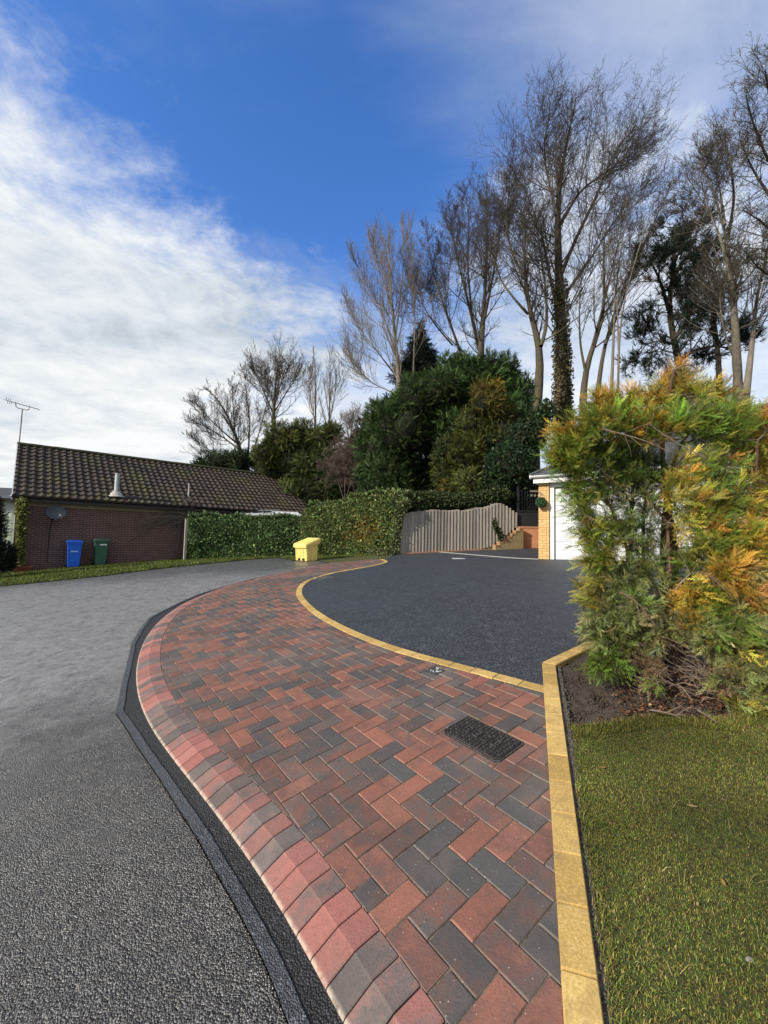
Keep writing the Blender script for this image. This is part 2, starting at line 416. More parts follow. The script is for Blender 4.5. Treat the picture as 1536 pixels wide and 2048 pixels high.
def m_road():
    m, nt, b = new_mat('road_tarmac'); co = objco(nt)
    vo = node(nt, 'TexVoronoi', {'Vector': co, 'Scale': 165.0}, feature='F1'); v2 = node(nt, 'TexVoronoi', {'Vector': co, 'Scale': 95.0}, feature='F1')
    ra = node(nt, 'SeparateColor', {0: vo.outputs['Color']}).outputs[0]; rb = node(nt, 'SeparateColor', {0: v2.outputs['Color']}).outputs[1]
    n1 = noise(nt, co, .9, 7, .6, .4); n2 = noise(nt, co, 11, 5, .65); n3 = noise(nt, co, 3.2, 6, .62, .3)
    s = node(nt, 'SeparateXYZ', {0: co})
    # worn left side, paled in colour for the sky's wet sheen, damp darker tarmac elsewhere
    sheen = mrange(nt, mth(nt, 'ADD', mth(nt, 'ADD', mth(nt, 'MULTIPLY', s.outputs[1], .42), mth(nt, 'MULTIPLY', s.outputs[0], -.60)), mth(nt, 'MULTIPLY', mth(nt, 'SUBTRACT', n1, .5), 3.6)), 1.9, 3.6, 0, 1, True)
    sheen = mth(nt, 'MULTIPLY', sheen, mrange(nt, mth(nt, 'ADD', s.outputs[1], mth(nt, 'MULTIPLY', n1, 3.0)), 13.5, 10.5, .25, 1, True))
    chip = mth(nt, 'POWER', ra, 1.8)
    damp = mixc(nt, chip, (.016, .0165, .018), (.17, .168, .162)); worn = mixc(nt, chip, (.185, .185, .182), (.42, .415, .40))  # worn tone lifted further to stand in for sky reflection
    c = mixc(nt, sheen, damp, worn)
    c = mixc(nt, mth(nt, 'MULTIPLY', mth(nt, 'GREATER_THAN', rb, .93), mth(nt, 'LESS_THAN', v2.outputs[0], .32)), c, (.34, .33, .31))
    c = mixc(nt, mrange(nt, n2, .46, .7, 0, .6), c, (.035, .035, .036))
    c = mixc(nt, mrange(nt, n3, .58, .74, 0, .55), c, (.055, .055, .056))
    str_ = noise(nt, node(nt, 'Mapping', {'Vector': co, 'Rotation': (0, 0, -.5), 'Scale': (1.0, 5.5, 1)}).outputs[0], 1.3, 7, .68, .5)
    c = mixc(nt, mth(nt, 'MULTIPLY', mrange(nt, str_, .64, .70), mrange(nt, s.outputs[1], 4.5, 6.0)), c, (.050, .036, .022))     # swept leaf dirt
    h = mth(nt, 'SUBTRACT', 1.0, mth(nt, 'MULTIPLY', vo.outputs[0], 1.35)); h = mth(nt, 'ADD', h, mth(nt, 'MULTIPLY', ra, .5)); h = mth(nt, 'ADD', h, mth(nt, 'MULTIPLY', n2, .9))
    h = mth(nt, 'ADD', h, mth(nt, 'MULTIPLY', mth(nt, 'LESS_THAN', v2.outputs[0], .3), mth(nt, 'MULTIPLY', rb, .5)))
    rg = mth(nt, 'SUBTRACT', mrange(nt, n3, .3, .7, .20, .42), mth(nt, 'MULTIPLY', sheen, .05))
    setb(nt, b, col=c, rough=rg, spec=.55, nrm=bump(nt, h, mrange(nt, sheen, 0, 1, 1.0, .8), .005)); return m
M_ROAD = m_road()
M_DRIVE = m_tarmac('new_tarmac', (.012, .0145, .019), (.15, .17, .195), 170, wet=.08, tint=(.045, .054, .066), bmp=.8, rmax=.66)
M_STRIP = m_tarmac('strip_tarmac', (.010, .011, .013), (.045, .047, .052), 140, wet=.0, tint=(.02, .021, .024), bmp=1.0, rmax=.6)
M_SEAL = m_tarmac('bitumen_seal', (.030, .037, .046), (.11, .125, .14), 170, wet=0, tint=(.085, .10, .115), bmp=.9, rmax=.55)
M_SAND = m_plain('joint_sand', (.21, .165, .125), (.075, .06, .047), .95, 30, .6, 300)
M_SOIL = m_plain('garden_soil', (.078, .062, .048), (.026, .020, .016), .95, 22, 1.0, 60)
M_MORTAR = m_plain('mortar_haunch', (.145, .122, .098), (.05, .043, .035), .95, 30, 1.0, 60)
def m_turf():
    m, nt, b = new_mat('turf'); co = objco(nt)
    n1 = noise(nt, co, 2.2, 6, .6); n2 = noise(nt, co, 45, 5, .7)
    c = mixc(nt, mrange(nt, n1, .4, .62), (.095, .092, .026), (.075, .10, .022))
    c = mixc(nt, mrange(nt, n2, .4, .65), c, (.022, .022, .009))
    c = mixc(nt, mrange(nt, noise(nt, co, 5, 5, .6), .62, .72, 0, .7), c, (.05, .036, .022))
    setb(nt, b, col=c, rough=.95, nrm=bump(nt, n2, 1.0, .02)); return m
M_TURF = m_turf()

# terrain under everything
def terrain():
    xs = np.unique(np.r_[np.linspace(-14, 14, 57), np.linspace(-40, 40, 41), np.linspace(-400, 400, 17)])
    ys = np.unique(np.r_[np.linspace(-5, 24, 59), np.linspace(-40, 60, 41), np.linspace(-400, 600, 21)])
    X, Y = np.meshgrid(xs, ys, indexing='ij'); Zz = Z(X, Y) - .12
    n, k = X.shape; I = np.arange(n * k).reshape(n, k)
    F = np.stack([I[:-1, :-1], I[1:, :-1], I[1:, 1:], I[:-1, 1:]], -1).reshape(-1, 4)
    o = link('ground', np.stack([X, Y, Zz], -1).reshape(-1, 3), F, M_TURF, smooth=True); o['kind'] = 'structure'
terrain()

KO_PX = [(688, 2040), (653, 1955), (622, 1904), (595, 1853), (567, 1806), (540, 1767), (497, 1709), (458, 1660), (419, 1607), (380, 1560), (345, 1517), (317, 1484), (292, 1447), (274, 1400), (269, 1365), (271, 1335), (277, 1303), (294, 1268), (317, 1241), (345, 1219), (376, 1202), (411, 1187), (450, 1174), (500, 1161), (559, 1149), (617, 1136), (664, 1127)]
KO = pxs(KO_PX, -.035)[:, :2]
KO = np.r_[[KO[0] + (KO[0] - KO[3]) / np.linalg.norm(KO[0] - KO[3]) * 1.6], KO]
KOc = smooth_curve(KO, .1, 2.2)                       # one sample per block
KIc = offset(KOc, .2)
YO_PX = [(1090, 1386), (985, 1357), (905, 1335), (835, 1318), (770, 1298), (720, 1278), (670, 1255), (630, 1232), (605, 1210), (592, 1193), (591, 1180), (600, 1167), (625, 1155), (660, 1146), (700, 1139), (740, 1132), (762, 1127), (770, 1124), (768, 1121), (757, 1118)]
YO = pxs(YO_PX)[:, :2]; YOc = smooth_curve(YO, .1, 1.2)
YIc = offset(YOc, .1)                                  # tarmac side
RL = np.array([at(1127, 2048)[:2], at(1100, 1580)[:2], at(1084, 1327)[:2]])
RL[1] = RL[0] + (RL[2] - RL[0]) * .4
dirR = (RL[2] - RL[0]) / np.linalg.norm(RL[2] - RL[0])
RLs = RL[0] - dirR * 1.9
CORN = RL[2]
B2 = at(1150, 1296)[:2]; dirB = (B2 - CORN) / np.linalg.norm(B2 - CORN)
BEND = CORN + dirB * 2.6

# the block paved crossover: every block is a chamfered solid laid in herringbone
PATH = np.r_[KIc, [at(690, 1123)[:2], at(725, 1120.5)[:2]], YOc[::-1], [YO[0], RLs]]
PATH = np.concatenate([a + (b - a) * np.linspace(0, 1, max(1, int(np.linalg.norm(b - a) / .05)), endpoint=False)[:, None] for a, b in zip(PATH, np.roll(PATH, -1, 0))])
YAW = -0.91771858; U0 = np.array([0.24736573, 1.45639904]); eu = np.array([math.cos(YAW), math.sin(YAW)]); ev = np.array([-eu[1], eu[0]])
MH = (-7.76, -3.68, 7.42, 9.92); ST = (-14.72, -13.55, 12.70, 13.90); FC = None
fq = np.array([at(*p)[:2] for p in [(558, 1162), (596, 1152), (668, 1152), (652, 1162)]])
def uvw(u, v): return U0 + .1 * (u * eu + v * ev)
fl = np.stack([(fq - U0) @ eu, (fq - U0) @ ev], 1) * 10
fcu, fcv = fl.mean(0)
FC = (fcu - 3.6, fcu + 3.6, fcv - 4.6, fcv + 4.6)
def minus(rects, h):
    out = []
    for (a, b, c, d) in rects:
        if b <= h[0] or a >= h[1] or d <= h[2] or c >= h[3]: out.append((a, b, c, d)); continue
        if a < h[0]: out.append((a, h[0], c, d))
        if b > h[1]: out.append((h[1], b, c, d))
        a2, b2 = max(a, h[0]), min(b, h[1])
        if c < h[2]: out.append((a2, b2, c, h[2]))
        if d > h[3]: out.append((a2, b2, h[3], d))
    return out
def paving():
    poly = PATH if area(PATH) > 0 else PATH[::-1]
    lv = np.stack([(poly - U0) @ eu, (poly - U0) @ ev], 1) * 10
    u0, v0 = np.floor(lv.min(0)).astype(int) - 2; u1, v1 = np.ceil(lv.max(0)).astype(int) + 2
    V = []; F = []; C = []
    rects = []
    for u in range(u0, u1):
        for v in range(v0, v1):
            s = (v - u) % 4
            if s == 0: rects.append((u, u + 1, v, v + 2))
            elif s == 3: rects.append((u, u + 2, v, v + 1))
    cen = np.array([uvw((a + b) / 2, (c + d) / 2) for a, b, c, d in rects])
    lo, hi = poly.min(0) - .2, poly.max(0) + .2
    for (q, cc) in zip(rects, cen):
        if (cc < lo).any() or (cc > hi).any(): continue
        near = np.min(np.hypot(*(poly - cc).T)) < .2
        if not near and not inside(cc[None], poly)[0]: continue
        full = True
        parts = [q]
        for h in (MH, ST, FC): parts = minus(parts, h)
        if parts != [q]: full = False
        col = np.array([random.random(), random.random(), random.random(), 0]); jz = random.uniform(-.0012, .0012)
        jt = (random.uniform(-.004, .004), random.uniform(-.004, .004))
        for (a, b, c, d) in parts:
            if b - a < .12 or d - c < .12: continue
            g = .022
            pl_ = np.array([uvw(a + g, c + g), uvw(b - g, c + g), uvw(b - g, d - g), uvw(a + g, d - g)])
            if near:
                ok = inside(pl_, poly)
                if not ok.all() or np.min(np.hypot(*(poly - cc).T)) < .13:
                    pl_ = np.array(clip_convex(poly, pl_)); full = False
                    if len(pl_) < 3: continue
                    keep = [0]
                    for i in range(1, len(pl_)):
                        if np.hypot(*(pl_[i] - pl_[keep[-1]])) > .004: keep.append(i)
                    pl_ = pl_[keep]
                    if len(pl_) < 3 or abs(area(pl_)) < .0006: continue
            ce = pl_.mean(0); n = len(pl_)
            r = np.hypot(*(pl_ - ce).T)[:, None]
            top = ce + (pl_ - ce) * (1 - .0055 / np.maximum(r, .02)); mid = ce + (pl_ - ce) * (1 - .0012 / np.maximum(r, .02))
            k = len(V)
            for ring, dz in ((top, 0), (mid, -.0035), (pl_, -.016)):
                zz = Z(ring[:, 0], ring[:, 1]) + dz + jz + (ring - cc) @ np.array(jt)
                V += [(p[0], p[1], z) for p, z in zip(ring, zz)]
            C += [col] * n + [col + [0, 0, 0, .45]] * n + [col + [0, 0, 0, .9]] * n
            F.append(list(range(k, k + n)))
            for w in (0, 1):
                for i in range(n): F.append([k + w * n + i, k + (w + 1) * n + i, k + (w + 1) * n + (i + 1) % n, k + w * n + (i + 1) % n])
    o = link('paved_path', V, F, M_PAVER, col=np.array(C)); o['kind'] = 'structure'
paving()
sheet('path_bed', PATH, -.0062, M_SAND, .25)

def blocks(name, A, B, prof, m, gap=.002, lift=0.0, every=1, pale=False, halves=False):
    """a row of kerb blocks between two matched curves; prof = [(t across from A to B, height)]"""
    V = []; F = []; C = []
    n = len(prof)
    for i in range(0, len(A) - every, every):
        a0, a1, b0, b1 = A[i], A[i + every], B[i], B[i + every]
        L = max(np.linalg.norm(a1 - a0), 1e-4); g = gap / L
        col = [random.random(), random.random(), random.random()]; jz = random.uniform(-.001, .001)
        k = len(V)
        for s, dz in ((g, -.012), (g + .0, -.003), (g + .004 / L, 0), (1 - g - .004 / L, 0), (1 - g, -.003), (1 - g, -.012)):
            for j, (t, h) in enumerate(prof):
                p = (a0 * (1 - t) + b0 * t) * (1 - s) + (a1 * (1 - t) + b1 * t) * s
                V.append((p[0], p[1], float(Z(p[0], p[1])) + h + dz + lift + jz))
                al = 0.0
                if pale: al = 1.0 if t < .02 else (.55 if t < .04 else 0.0)
                C.append(col + [al])
        for r in range(5):
            for j in range(n - 1): F.append([k + r * n + j, k + r * n + j + 1, k + (r + 1) * n + j + 1, k + (r + 1) * n + j])
    o = link(name, V, F, m, col=np.array(C)); o['kind'] = 'structure'
    return o
fix_normals(blocks('kerb', KOc, KIc, [(-.0, -.09), (-.005, -.048), (.012, -.036), (.035, -.0305), (.07, -.0285), (.47, -.003), (.50, .0), (.98, .0), (.995, -.004), (1.0, -.03)], M_KERB, .0022, pale=True))
fix_normals(blocks('edging', YOc, YIc, [(0, -.03), (.01, -.004), (.05, .003), (.95, .003), (.99, -.004), (1, -.05)], M_YEL, .0022, every=2))
n_ = int(np.linalg.norm(CORN - RLs) / .1); RLc = RLs + (CORN - RLs) * np.linspace(0, 1, n_ + 1)[:, None]
RRc = offset(RLc, .1)
bis = at(1112, 1332)[:2]; RRc[-1] = bis
fix_normals(blocks('edging', RLc, RRc, [(0, -.05), (.01, .004), (.05, .012), (.95, .012), (.99, .004), (1, -.09)], M_YEL, .0022, every=2))
n_ = int(2.6 / .1); BLc = CORN + (BEND - CORN) * np.linspace(0, 1, n_ + 1)[:, None]; BRc = offset(BLc, .1); BRc[0] = bis
fix_normals(blocks('edging', BLc, BRc, [(0, -.05), (.01, .004), (.05, .012), (.95, .012), (.99, .004), (1, -.12)], M_YEL, .0022, every=2))

# driveway, road, new strip along the kerb
GA = deep(1077, 1119, 11.8)[:2]; gdir = np.array([.786, -.618]); gbk = np.array([.618, .786])
FN0 = deep(800, 1109, 14.7)[:2]; FN1 = deep(1035, 1093, 16.5)[:2]
DRIVE = np.r_[YIc, [at(764, 1117.5)[:2], FN0, FN1, FN1 + (1.2, .3), GA + gbk * 3 + gdir * 1, GA + gdir * 8 + gbk * .4, BEND + (2.5, 1.2), BEND, CORN, at(1087, 1376)[:2]]]
sheet('driveway', DRIVE, -.004, M_DRIVE, .3)
SO_PX = [(575, 2048), (540, 1955), (505, 1880), (470, 1814), (434, 1752), (395, 1681), (356, 1619), (317, 1556), (274, 1494), (248, 1451), (231, 1428), (239, 1392), (250, 1343), (263, 1290), (277, 1263), (298, 1237), (322, 1224), (363, 1204), (400, 1188), (450, 1173.5), (500, 1159.5), (559, 1147.5), (617, 1135), (652, 1128)]
SO = pxs(SO_PX, -.045)[:, :2]
SO = np.r_[[SO[0] + (SO[0] - SO[3]) / np.linalg.norm(SO[0] - SO[3]) * 1.6], SO]
def resample(P, step=.05):
    d = np.r_[0, np.cumsum(np.linalg.norm(np.diff(P, axis=0), axis=1))]; t = np.arange(0, d[-1], step)
    return np.stack([np.interp(t, d, P[:, i]) for i in range(2)], 1)
SOr = resample(SO)
wob = np.convolve(rng.normal(size=len(SOr) + 8), np.ones(9) / 9, 'valid') * .006
SOw = offset(SOr, wob[:, None]); SIw = offset(SOr, .045 + wob[:, None] * 1.5)
sheet('tarmac_strip', np.r_[SOr, KOc[::-1]], -.040, M_STRIP, .2)
sheet('bitumen_seal', np.r_[SOw, SIw[::-1]], -.034, M_SEAL, .2)
VG_PX = [(-160, 1190), (0, 1172), (100, 1162), (200, 1152), (260, 1144), (320, 1137), (370, 1131.5), (430, 1125.5), (500, 1118.5), (560, 1115), (588, 1120.5), (632, 1120.5), (648, 1123), (664, 1127)]
VG = pxs(VG_PX, -.03)[:, :2]
ROAD = np.r_[SOr, offset(VG, -.3)[::-1], [(-16, 8), (-18, -5), (0.9, -5), SOr[0]]]
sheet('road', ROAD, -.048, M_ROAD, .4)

# verge turf in front of the house and hedge
VERGE = np.r_[VG, [at(700, 1122)[:2], at(757, 1118)[:2], FN0 + (.3, .2), FN0 + (-2, 6), (-8, 26), (-30, 20), (-22, 9)]]
sheet('verge', VERGE, -.030, M_TURF, .4)
# lawn and soil
SB_PX = [(1145, 1472), (1227, 1463), (1284, 1453), (1335, 1447), (1382, 1453), (1461, 1460), (1509, 1428), (1560, 1395)]
SB = pxs(SB_PX, -.03)[:, :2]
RR0 = RRc[0]
LAWN = np.r_[[RR0 + (.03, 0), RRc[-14] + (.03, 0)], SB[:1], SB, [SB[-1] + (3.5, .6), (7, -2), (RR0[0] + .5, RR0[1] - .3)]]
sheet('lawn', LAWN, -.006, M_TURF, .2)
def lump(V): 
    return .012 * np.sin(V[:, 0] * 31 + 3 * np.sin(V[:, 1] * 17)) * np.sin(V[:, 1] * 27) + .01 * np.sin(V[:, 0] * 77) * np.sin(V[:, 1] * 83)
SOIL = np.r_[RRc[:-1], [bis], BRc[1:], [BEND + (4, -1), (8, 1), (7, -2.2), RR0 + (.2, -.3)]]
sheet('soil_bed', SOIL, -.030, M_SOIL, .05 if False else .1, lump)
HAU = np.r_[RRc, offset(RLc, .1 + .035)[::-1]]
sheet('mortar_haunch', HAU, -.010, M_MORTAR, .1)

# ------------------------------------------------------------------ materials for the buildings and small objects
M_DBRICK = m_bricks('dark_brown_brick', (.088, .044, .038), (.118, .058, .048), (.235, .20, .17), msize=.017)
M_BUFF = m_bricks('buff_brick', (.52, .33, .13), (.62, .42, .19), (.19, .14, .085), bmp=.7)
M_ORANGE = m_bricks('orange_brick', (.40, .17, .085), (.46, .21, .11), (.30, .20, .13))
M_BAND = m_bricks('buff_band', (.28, .21, .13), (.33, .25, .16), (.12, .10, .08))
M_BROWNPL = m_plain('brown_plastic', (.028, .018, .016), (.02, .013, .012), .4)
M_WHITE = m_plain('white_upvc', (.62, .63, .62), (.55, .56, .55), .35, 3)
M_DOOR = m_plain('white_steel', (.58, .61, .62), (.54, .57, .58), .4, 3)
M_GAP = m_plain('dark_rubber', (.012, .012, .013), None, .8)
M_GALV = m_plain('galvanised', (.42, .44, .46), (.30, .32, .34), .45, 8, metal=.6)
M_LEAD = m_plain('grey_flashing', (.45, .44, .42), (.30, .29, .27), .6, 12)
M_ALU = m_plain('dull_aluminium', (.30, .29, .28), (.16, .15, .15), .45, 8, metal=.7)
M_DISH = m_plain('grey_dish_paint', (.085, .10, .115), (.06, .072, .085), .5)
M_BLUE = m_plain('blue_plastic', (.024, .15, .78), (.020, .125, .68), .42, 4)
M_GREEN = m_plain('green_plastic', (.045, .125, .078), (.035, .10, .062), .45, 4)
M_STICK = m_plain('white_sticker', (.78, .80, .80), None, .5)
M_RUB = m_plain('black_rubber', (.014, .014, .014), None, .7)
M_YPL = m_plain('yellow_plastic', (.78, .60, .19), (.68, .50, .15), .5, 5, .15, 30)
M_SLATE = m_plain('slate_grey', (.045, .050, .057), (.075, .08, .085), .7, 9, .5, 40)
M_BLACKM = m_plain('black_metal', (.008, .008, .010), (.012, .012, .015), .45)
M_CLAD = m_plain('grey_cladding', (.075, .08, .085), (.10, .105, .11), .7, 6)
M_GLASS = m_plain('window_glass', (.02, .025, .028), (.04, .045, .05), .1, 2, spec=.6)
M_CURT = m_plain('curtain', (.50, .55, .44), (.36, .41, .33), .9, 9)
M_RENDER = m_plain('pale_render', (.45, .46, .42), (.36, .37, .34), .9, 4)
M_IRON = m_plain('cast_iron', (.030, .025, .023), (.05, .04, .037), .36, 26, .5, 130, metal=.35)
M_IRON2 = m_plain('worn_iron', (.15, .135, .125), (.06, .052, .05), .33, 40, .4, 130, metal=.5)
def m_wood(name, a, b_):
    m, nt, b = new_mat(name); co = objco(nt)
    st = node(nt, 'Mapping', {'Vector': co, 'Scale': (14, 14, .9)}).outputs[0]
    n = noise(nt, st, 3, 7, .65); n2 = noise(nt, co, 1.7, 5, .6)
    oi = node(nt, 'Attribute', attribute_name='Col').outputs['Fac']
    c = mixc(nt, mrange(nt, n, .3, .7), a, b_)
    c = mixc(nt, mth(nt, 'MULTIPLY', oi, .5), c, (.055, .05, .046))
    c = mixc(nt, mrange(nt, n2, .55, .75, 0, .5), c, (.06, .07, .035))
    setb(nt, b, col=c, rough=.9, nrm=bump(nt, n, .5, .01)); return m
M_WOOD = m_wood('weathered_wood', (.39, .355, .31), (.21, .19, .165))
def m_tiles():
    m, nt, b = new_mat('brown_tiles'); co = objco(nt)
    n = noise(nt, co, .9, 6, .65); n2 = noise(nt, co, 16, 6, .7)
    a = node(nt, 'SeparateColor', {0: node(nt, 'Attribute', attribute_name='Col').outputs['Color']}).outputs[0]
    c = mixc(nt, a, (.036, .027, .022), (.068, .049, .039))
    c = mixc(nt, mrange(nt, n2, .45, .7, 0, .6), c, (.035, .03, .025))
    c = mixc(nt, mth(nt, 'MULTIPLY', mrange(nt, n, .5, .7), mrange(nt, n2, .35, .6)), c, (.075, .075, .022))
    setb(nt, b, col=c, rough=.9, nrm=bump(nt, n2, .4, .01)); return m
M_TILE = m_tiles()

# ------------------------------------------------------------------ the brown brick bungalow on the left
HO = np.array([-13.5, 15.46]); HE = np.array([.75, .661]); HE /= np.linalg.norm(HE); HB = np.array([-HE[1], HE[0]])
HZ = float(Z(*HO)); H_RZ = math.atan2(HE[1], HE[0]); EAVE = 1.26 + CZ - HZ; RISE = 2.42; HALF = 3.55
HX0, HX1 = -.2, 12.3
def hw(s, t): 
    p = HO + HE * s + HB * t; return p
house = thing('bungalow', 'dark brown brick bungalow with a mossy brown tiled roof behind the bins', 'house', (HO[0], HO[1], HZ), H_RZ)
b = MB()
b.add([(HX0, 0, -.6), (HX1, 0, -.6), (HX1, 0, EAVE - .38), (HX0, 0, EAVE - .38)], [(0, 1, 2, 3)])
for x, s in ((HX0, 1), (HX1, -1)):
    f = [(x, 0, -.6), (x, 0, EAVE - .1), (x, HALF, EAVE + RISE - .15), (x, 2 * HALF, EAVE - .1), (x, 2 * HALF, -.6)]
    b.add(f, [(0, 1, 2, 3, 4) if s > 0 else (4, 3, 2, 1, 0)])
b.add([(HX1, 2 * HALF, -.6), (HX0, 2 * HALF, -.6), (HX0, 2 * HALF, EAVE - .1), (HX1, 2 * HALF, EAVE - .1)], [(0, 1, 2, 3)])
wall = b.build('wall', M_DBRICK, house)
MB().box(HX0 - .004, HX1, -.006, .05, EAVE - .38, EAVE - .15).build('brick_band', M_BAND, house)
# roof: rolls and courses are real relief
def tiled_roof(x0, x1, yb, yt, zb, zt, pitch=.255, gauge=.35, side=1):
    nx = int((x1 - x0) / pitch); nc = int(math.hypot(yt - yb, zt - zb) / gauge)
    V = []; F = []; C = []
    sub = 6; cols = nx * sub + 1
    for c in range(nc):
        t0, t1 = c / nc, (c + 1) / nc
        rowc = [random.random() for _ in range(nx + 1)]
        for t, lift in ((t0, .066), (t1, .010)):
            for i in range(cols):
                ph = (i % sub) / sub
                roll = .042 * max(0.0, math.sin(ph * math.pi * 2)) if ph < .5 else -.010 * math.sin((ph - .5) * 2 * math.pi)
                jit = .006 * math.sin(c * 12.9 + (i // sub) * 7.7)
                V.append((x0 + (x1 - x0) * i / (cols - 1), yb + (yt - yb) * t - side * .5 * (lift + roll), zb + (zt - zb) * t + .83 * (lift + roll) + jit))
                C.append((rowc[i // sub],) * 3)
        k = c * 2 * cols
        for i in range(cols - 1):
            F.append([k + i, k + i + 1, k + cols + i + 1, k + cols + i])
        for i in range(cols - 1):   # butt of this course down to the course below
            if c: F.append([k - cols + i, k - cols + i + 1, k + i + 1, k + i])
    k = len(V)
    V += [(x0 + (x1 - x0) * i / (cols - 1), yb, zb - .02) for i in range(cols)]; C += [(0, 0, 0)] * cols
    for i in range(cols - 1): F.append([k + i, k + i + 1, i + 1, i])
    return V, F, C
V, F, C = tiled_roof(HX0 - .12, HX1 + .12, -.30, HALF, EAVE - .06, EAVE + RISE)
roof = link('roof', V, F, M_TILE, house, col=np.array(C))
b = MB(); b.add([(HX0 - .12, HALF, EAVE + RISE), (HX1 + .12, HALF, EAVE + RISE), (HX1 + .12, 2 * HALF + .3, EAVE - .06), (HX0 - .12, 2 * HALF + .3, EAVE - .06)], [(0, 1, 2, 3)])
b.build('rear_roof', M_TILE, house)
b = MB(); nr = 30
for i in range(nr):
    a0 = HX0 - .14 + (HX1 - HX0 + .28) * i / nr; a1 = a0 + (HX1 - HX0 + .28) / nr + .02
    h = .11 + random.uniform(-.006, .006)
    b.loft([[(x, HALF + .13 * math.cos(q), EAVE + RISE + .02 + h * math.sin(q)) for q in np.linspace(0, math.pi, 7)] for x in (a0, a1)])
b.build('ridge_tile', m_plain('mossy_ridge', (.055, .05, .03), (.05, .058, .02), .9, 5), roof)
b = MB(); b.add([(HX0 - .14, -.30, EAVE - .19), (HX0 - .14, -.30, EAVE + .0), (HX0 - .14, HALF, EAVE + RISE + .08), (HX0 - .14, HALF, EAVE + RISE - .12),
                 (HX0 - .11, -.30, EAVE - .19), (HX0 - .11, -.30, EAVE + .0), (HX0 - .11, HALF, EAVE + RISE + .08), (HX0 - .11, HALF, EAVE + RISE - .12)],
                [(0, 1, 2, 3), (7, 6, 5, 4), (0, 4, 5, 1), (3, 2, 6, 7), (1, 5, 6, 2), (0, 3, 7, 4)])
b.build('bargeboard', M_WHITE, house)
MB().box(HX0 - .10, HX1 + .1, -.27, -.008, EAVE - .24, EAVE - .10).box(HX0 - .1, HX1 + .1, -.27, -.24, EAVE - .10, EAVE - .03).build('fascia', M_BROWNPL, house)
b = MB(); b.loft([[(x, -.335 + .06 * math.cos(q), EAVE - .055 + .06 * math.sin(q)) for q in np.linspace(math.pi, 2 * math.pi, 8)] for x in (HX0 - .14, HX1 + .12)])
b.build('gutter', M_BROWNPL, house)
b = MB(); b.tube([(HX0 + .34, -.33, EAVE - .1), (HX0 + .34, -.30, EAVE - .2), (HX0 + .30, -.07, EAVE - .42), (HX0 + .30, -.07, -.0)], .036, 10)
for z in (.35, 1.2, 2.0): b.box(HX0 + .25, HX0 + .35, -.115, -.005, z, z + .035)
b.build('downpipe', M_BROWNPL, house)
# flue with its flashing, small vent pipe
def roofz(t): return EAVE - .06 + (RISE + .06) * (t + .30) / (HALF + .30)
b = MB(); b.lathe([(.33, 0), (.31, .035), (.235, .07), (.215, .15), (.15, .19), (.145, .25)], (2.95, .12, roofz(.12) - .02), 16); 
fl_ = b.build('flue_flashing', M_LEAD, house)
MB().lathe([(.098, .2), (.098, .92), (.085, .94), (.085, .965), (.105, .97), (.105, 1.0), (.08, 1.01)], (2.95, .12, roofz(.12) - .02), 18).build('flue_pipe', M_GALV, house, smooth=False)
MB().tube([(5.95, .55, roofz(.55) - .05), (5.95, .55, roofz(.55) + .62)], .035, 8).build('vent_pipe', M_LEAD, house)
p = hw(HX0 + .33, -.28); tw = thing('trough', 'low terracotta trough at the foot of the brown downpipe', 'planter', (p[0], p[1], float(Z(*p))), H_RZ)
b = MB(); b.loft([[(sx_ * a, sy_ * c, z) for sx_, sy_ in ((-1, -1), (1, -1), (1, 1), (-1, 1))] for a, c, z in ((.20, .10, -.05), (.24, .13, .15), (.26, .15, .15), (.26, .15, .19), (.22, .11, .19), (.20, .10, .12))]); b.build('trough_body', m_plain('terracotta', (.20, .065, .03), (.13, .045, .022), .85), tw)
# satellite dish on the wall
dp = hw(.93, -.30); dish = thing('satellite_dish', 'dark grey satellite dish fixed high on the brown brick wall', 'satellite dish', (dp[0], dp[1], HZ), H_RZ)
dz_ = EAVE - .60
b = MB(); rings = []
nrm = np.array([.35, -.92, .18]); nrm /= np.linalg.norm(nrm); du_ = np.cross(nrm, (0, 0, 1)); du_ /= np.linalg.norm(du_); dv_ = np.cross(du_, nrm)
def dring(k, off): return [np.array([0, -.10, dz_]) + nrm * (off + .07 * k * k) + .33 * k * math.cos(q) * du_ + .27 * k * math.sin(q) * dv_ for q in np.linspace(0, 2 * math.pi, 28, endpoint=False)]
b.loft([dring(k, 0) for k in (.05, .3, .6, .85, 1.0)] + [dring(1.02, .004)] + [dring(k, -.015) for k in (1.0, .6, .1)]); b.build('reflector', M_DISH, dish, smooth=True)
c_ = np.array([0, -.10, dz_]); tip = c_ + nrm * .42 - dv_ * .20
b = MB().tube([c_ - dv_ * .27, tip], .012, 6); b.build('feed_arm', M_GALV, dish)
MB().tube([tip - nrm * .02 + dv_ * .0, tip - nrm * .10 + dv_ * .05], [.03, .022], 10).build('receiver_head', M_WHITE, dish)
MB().tube([c_ - nrm * .02, (0, .12, dz_ - .02), (0, .26, dz_ - .02)], .02, 8).box(-.07, .07, .25, .30, dz_ - .14, dz_ + .1).build('bracket', M_DISH, dish)
MB().tube([(-.03, .27, dz_ - .1), (-.10, .285, dz_ - .6), (-.13, .285, .45), (-.12, .285, .35)], .012, 5).build('cable', M_RUB, dish)
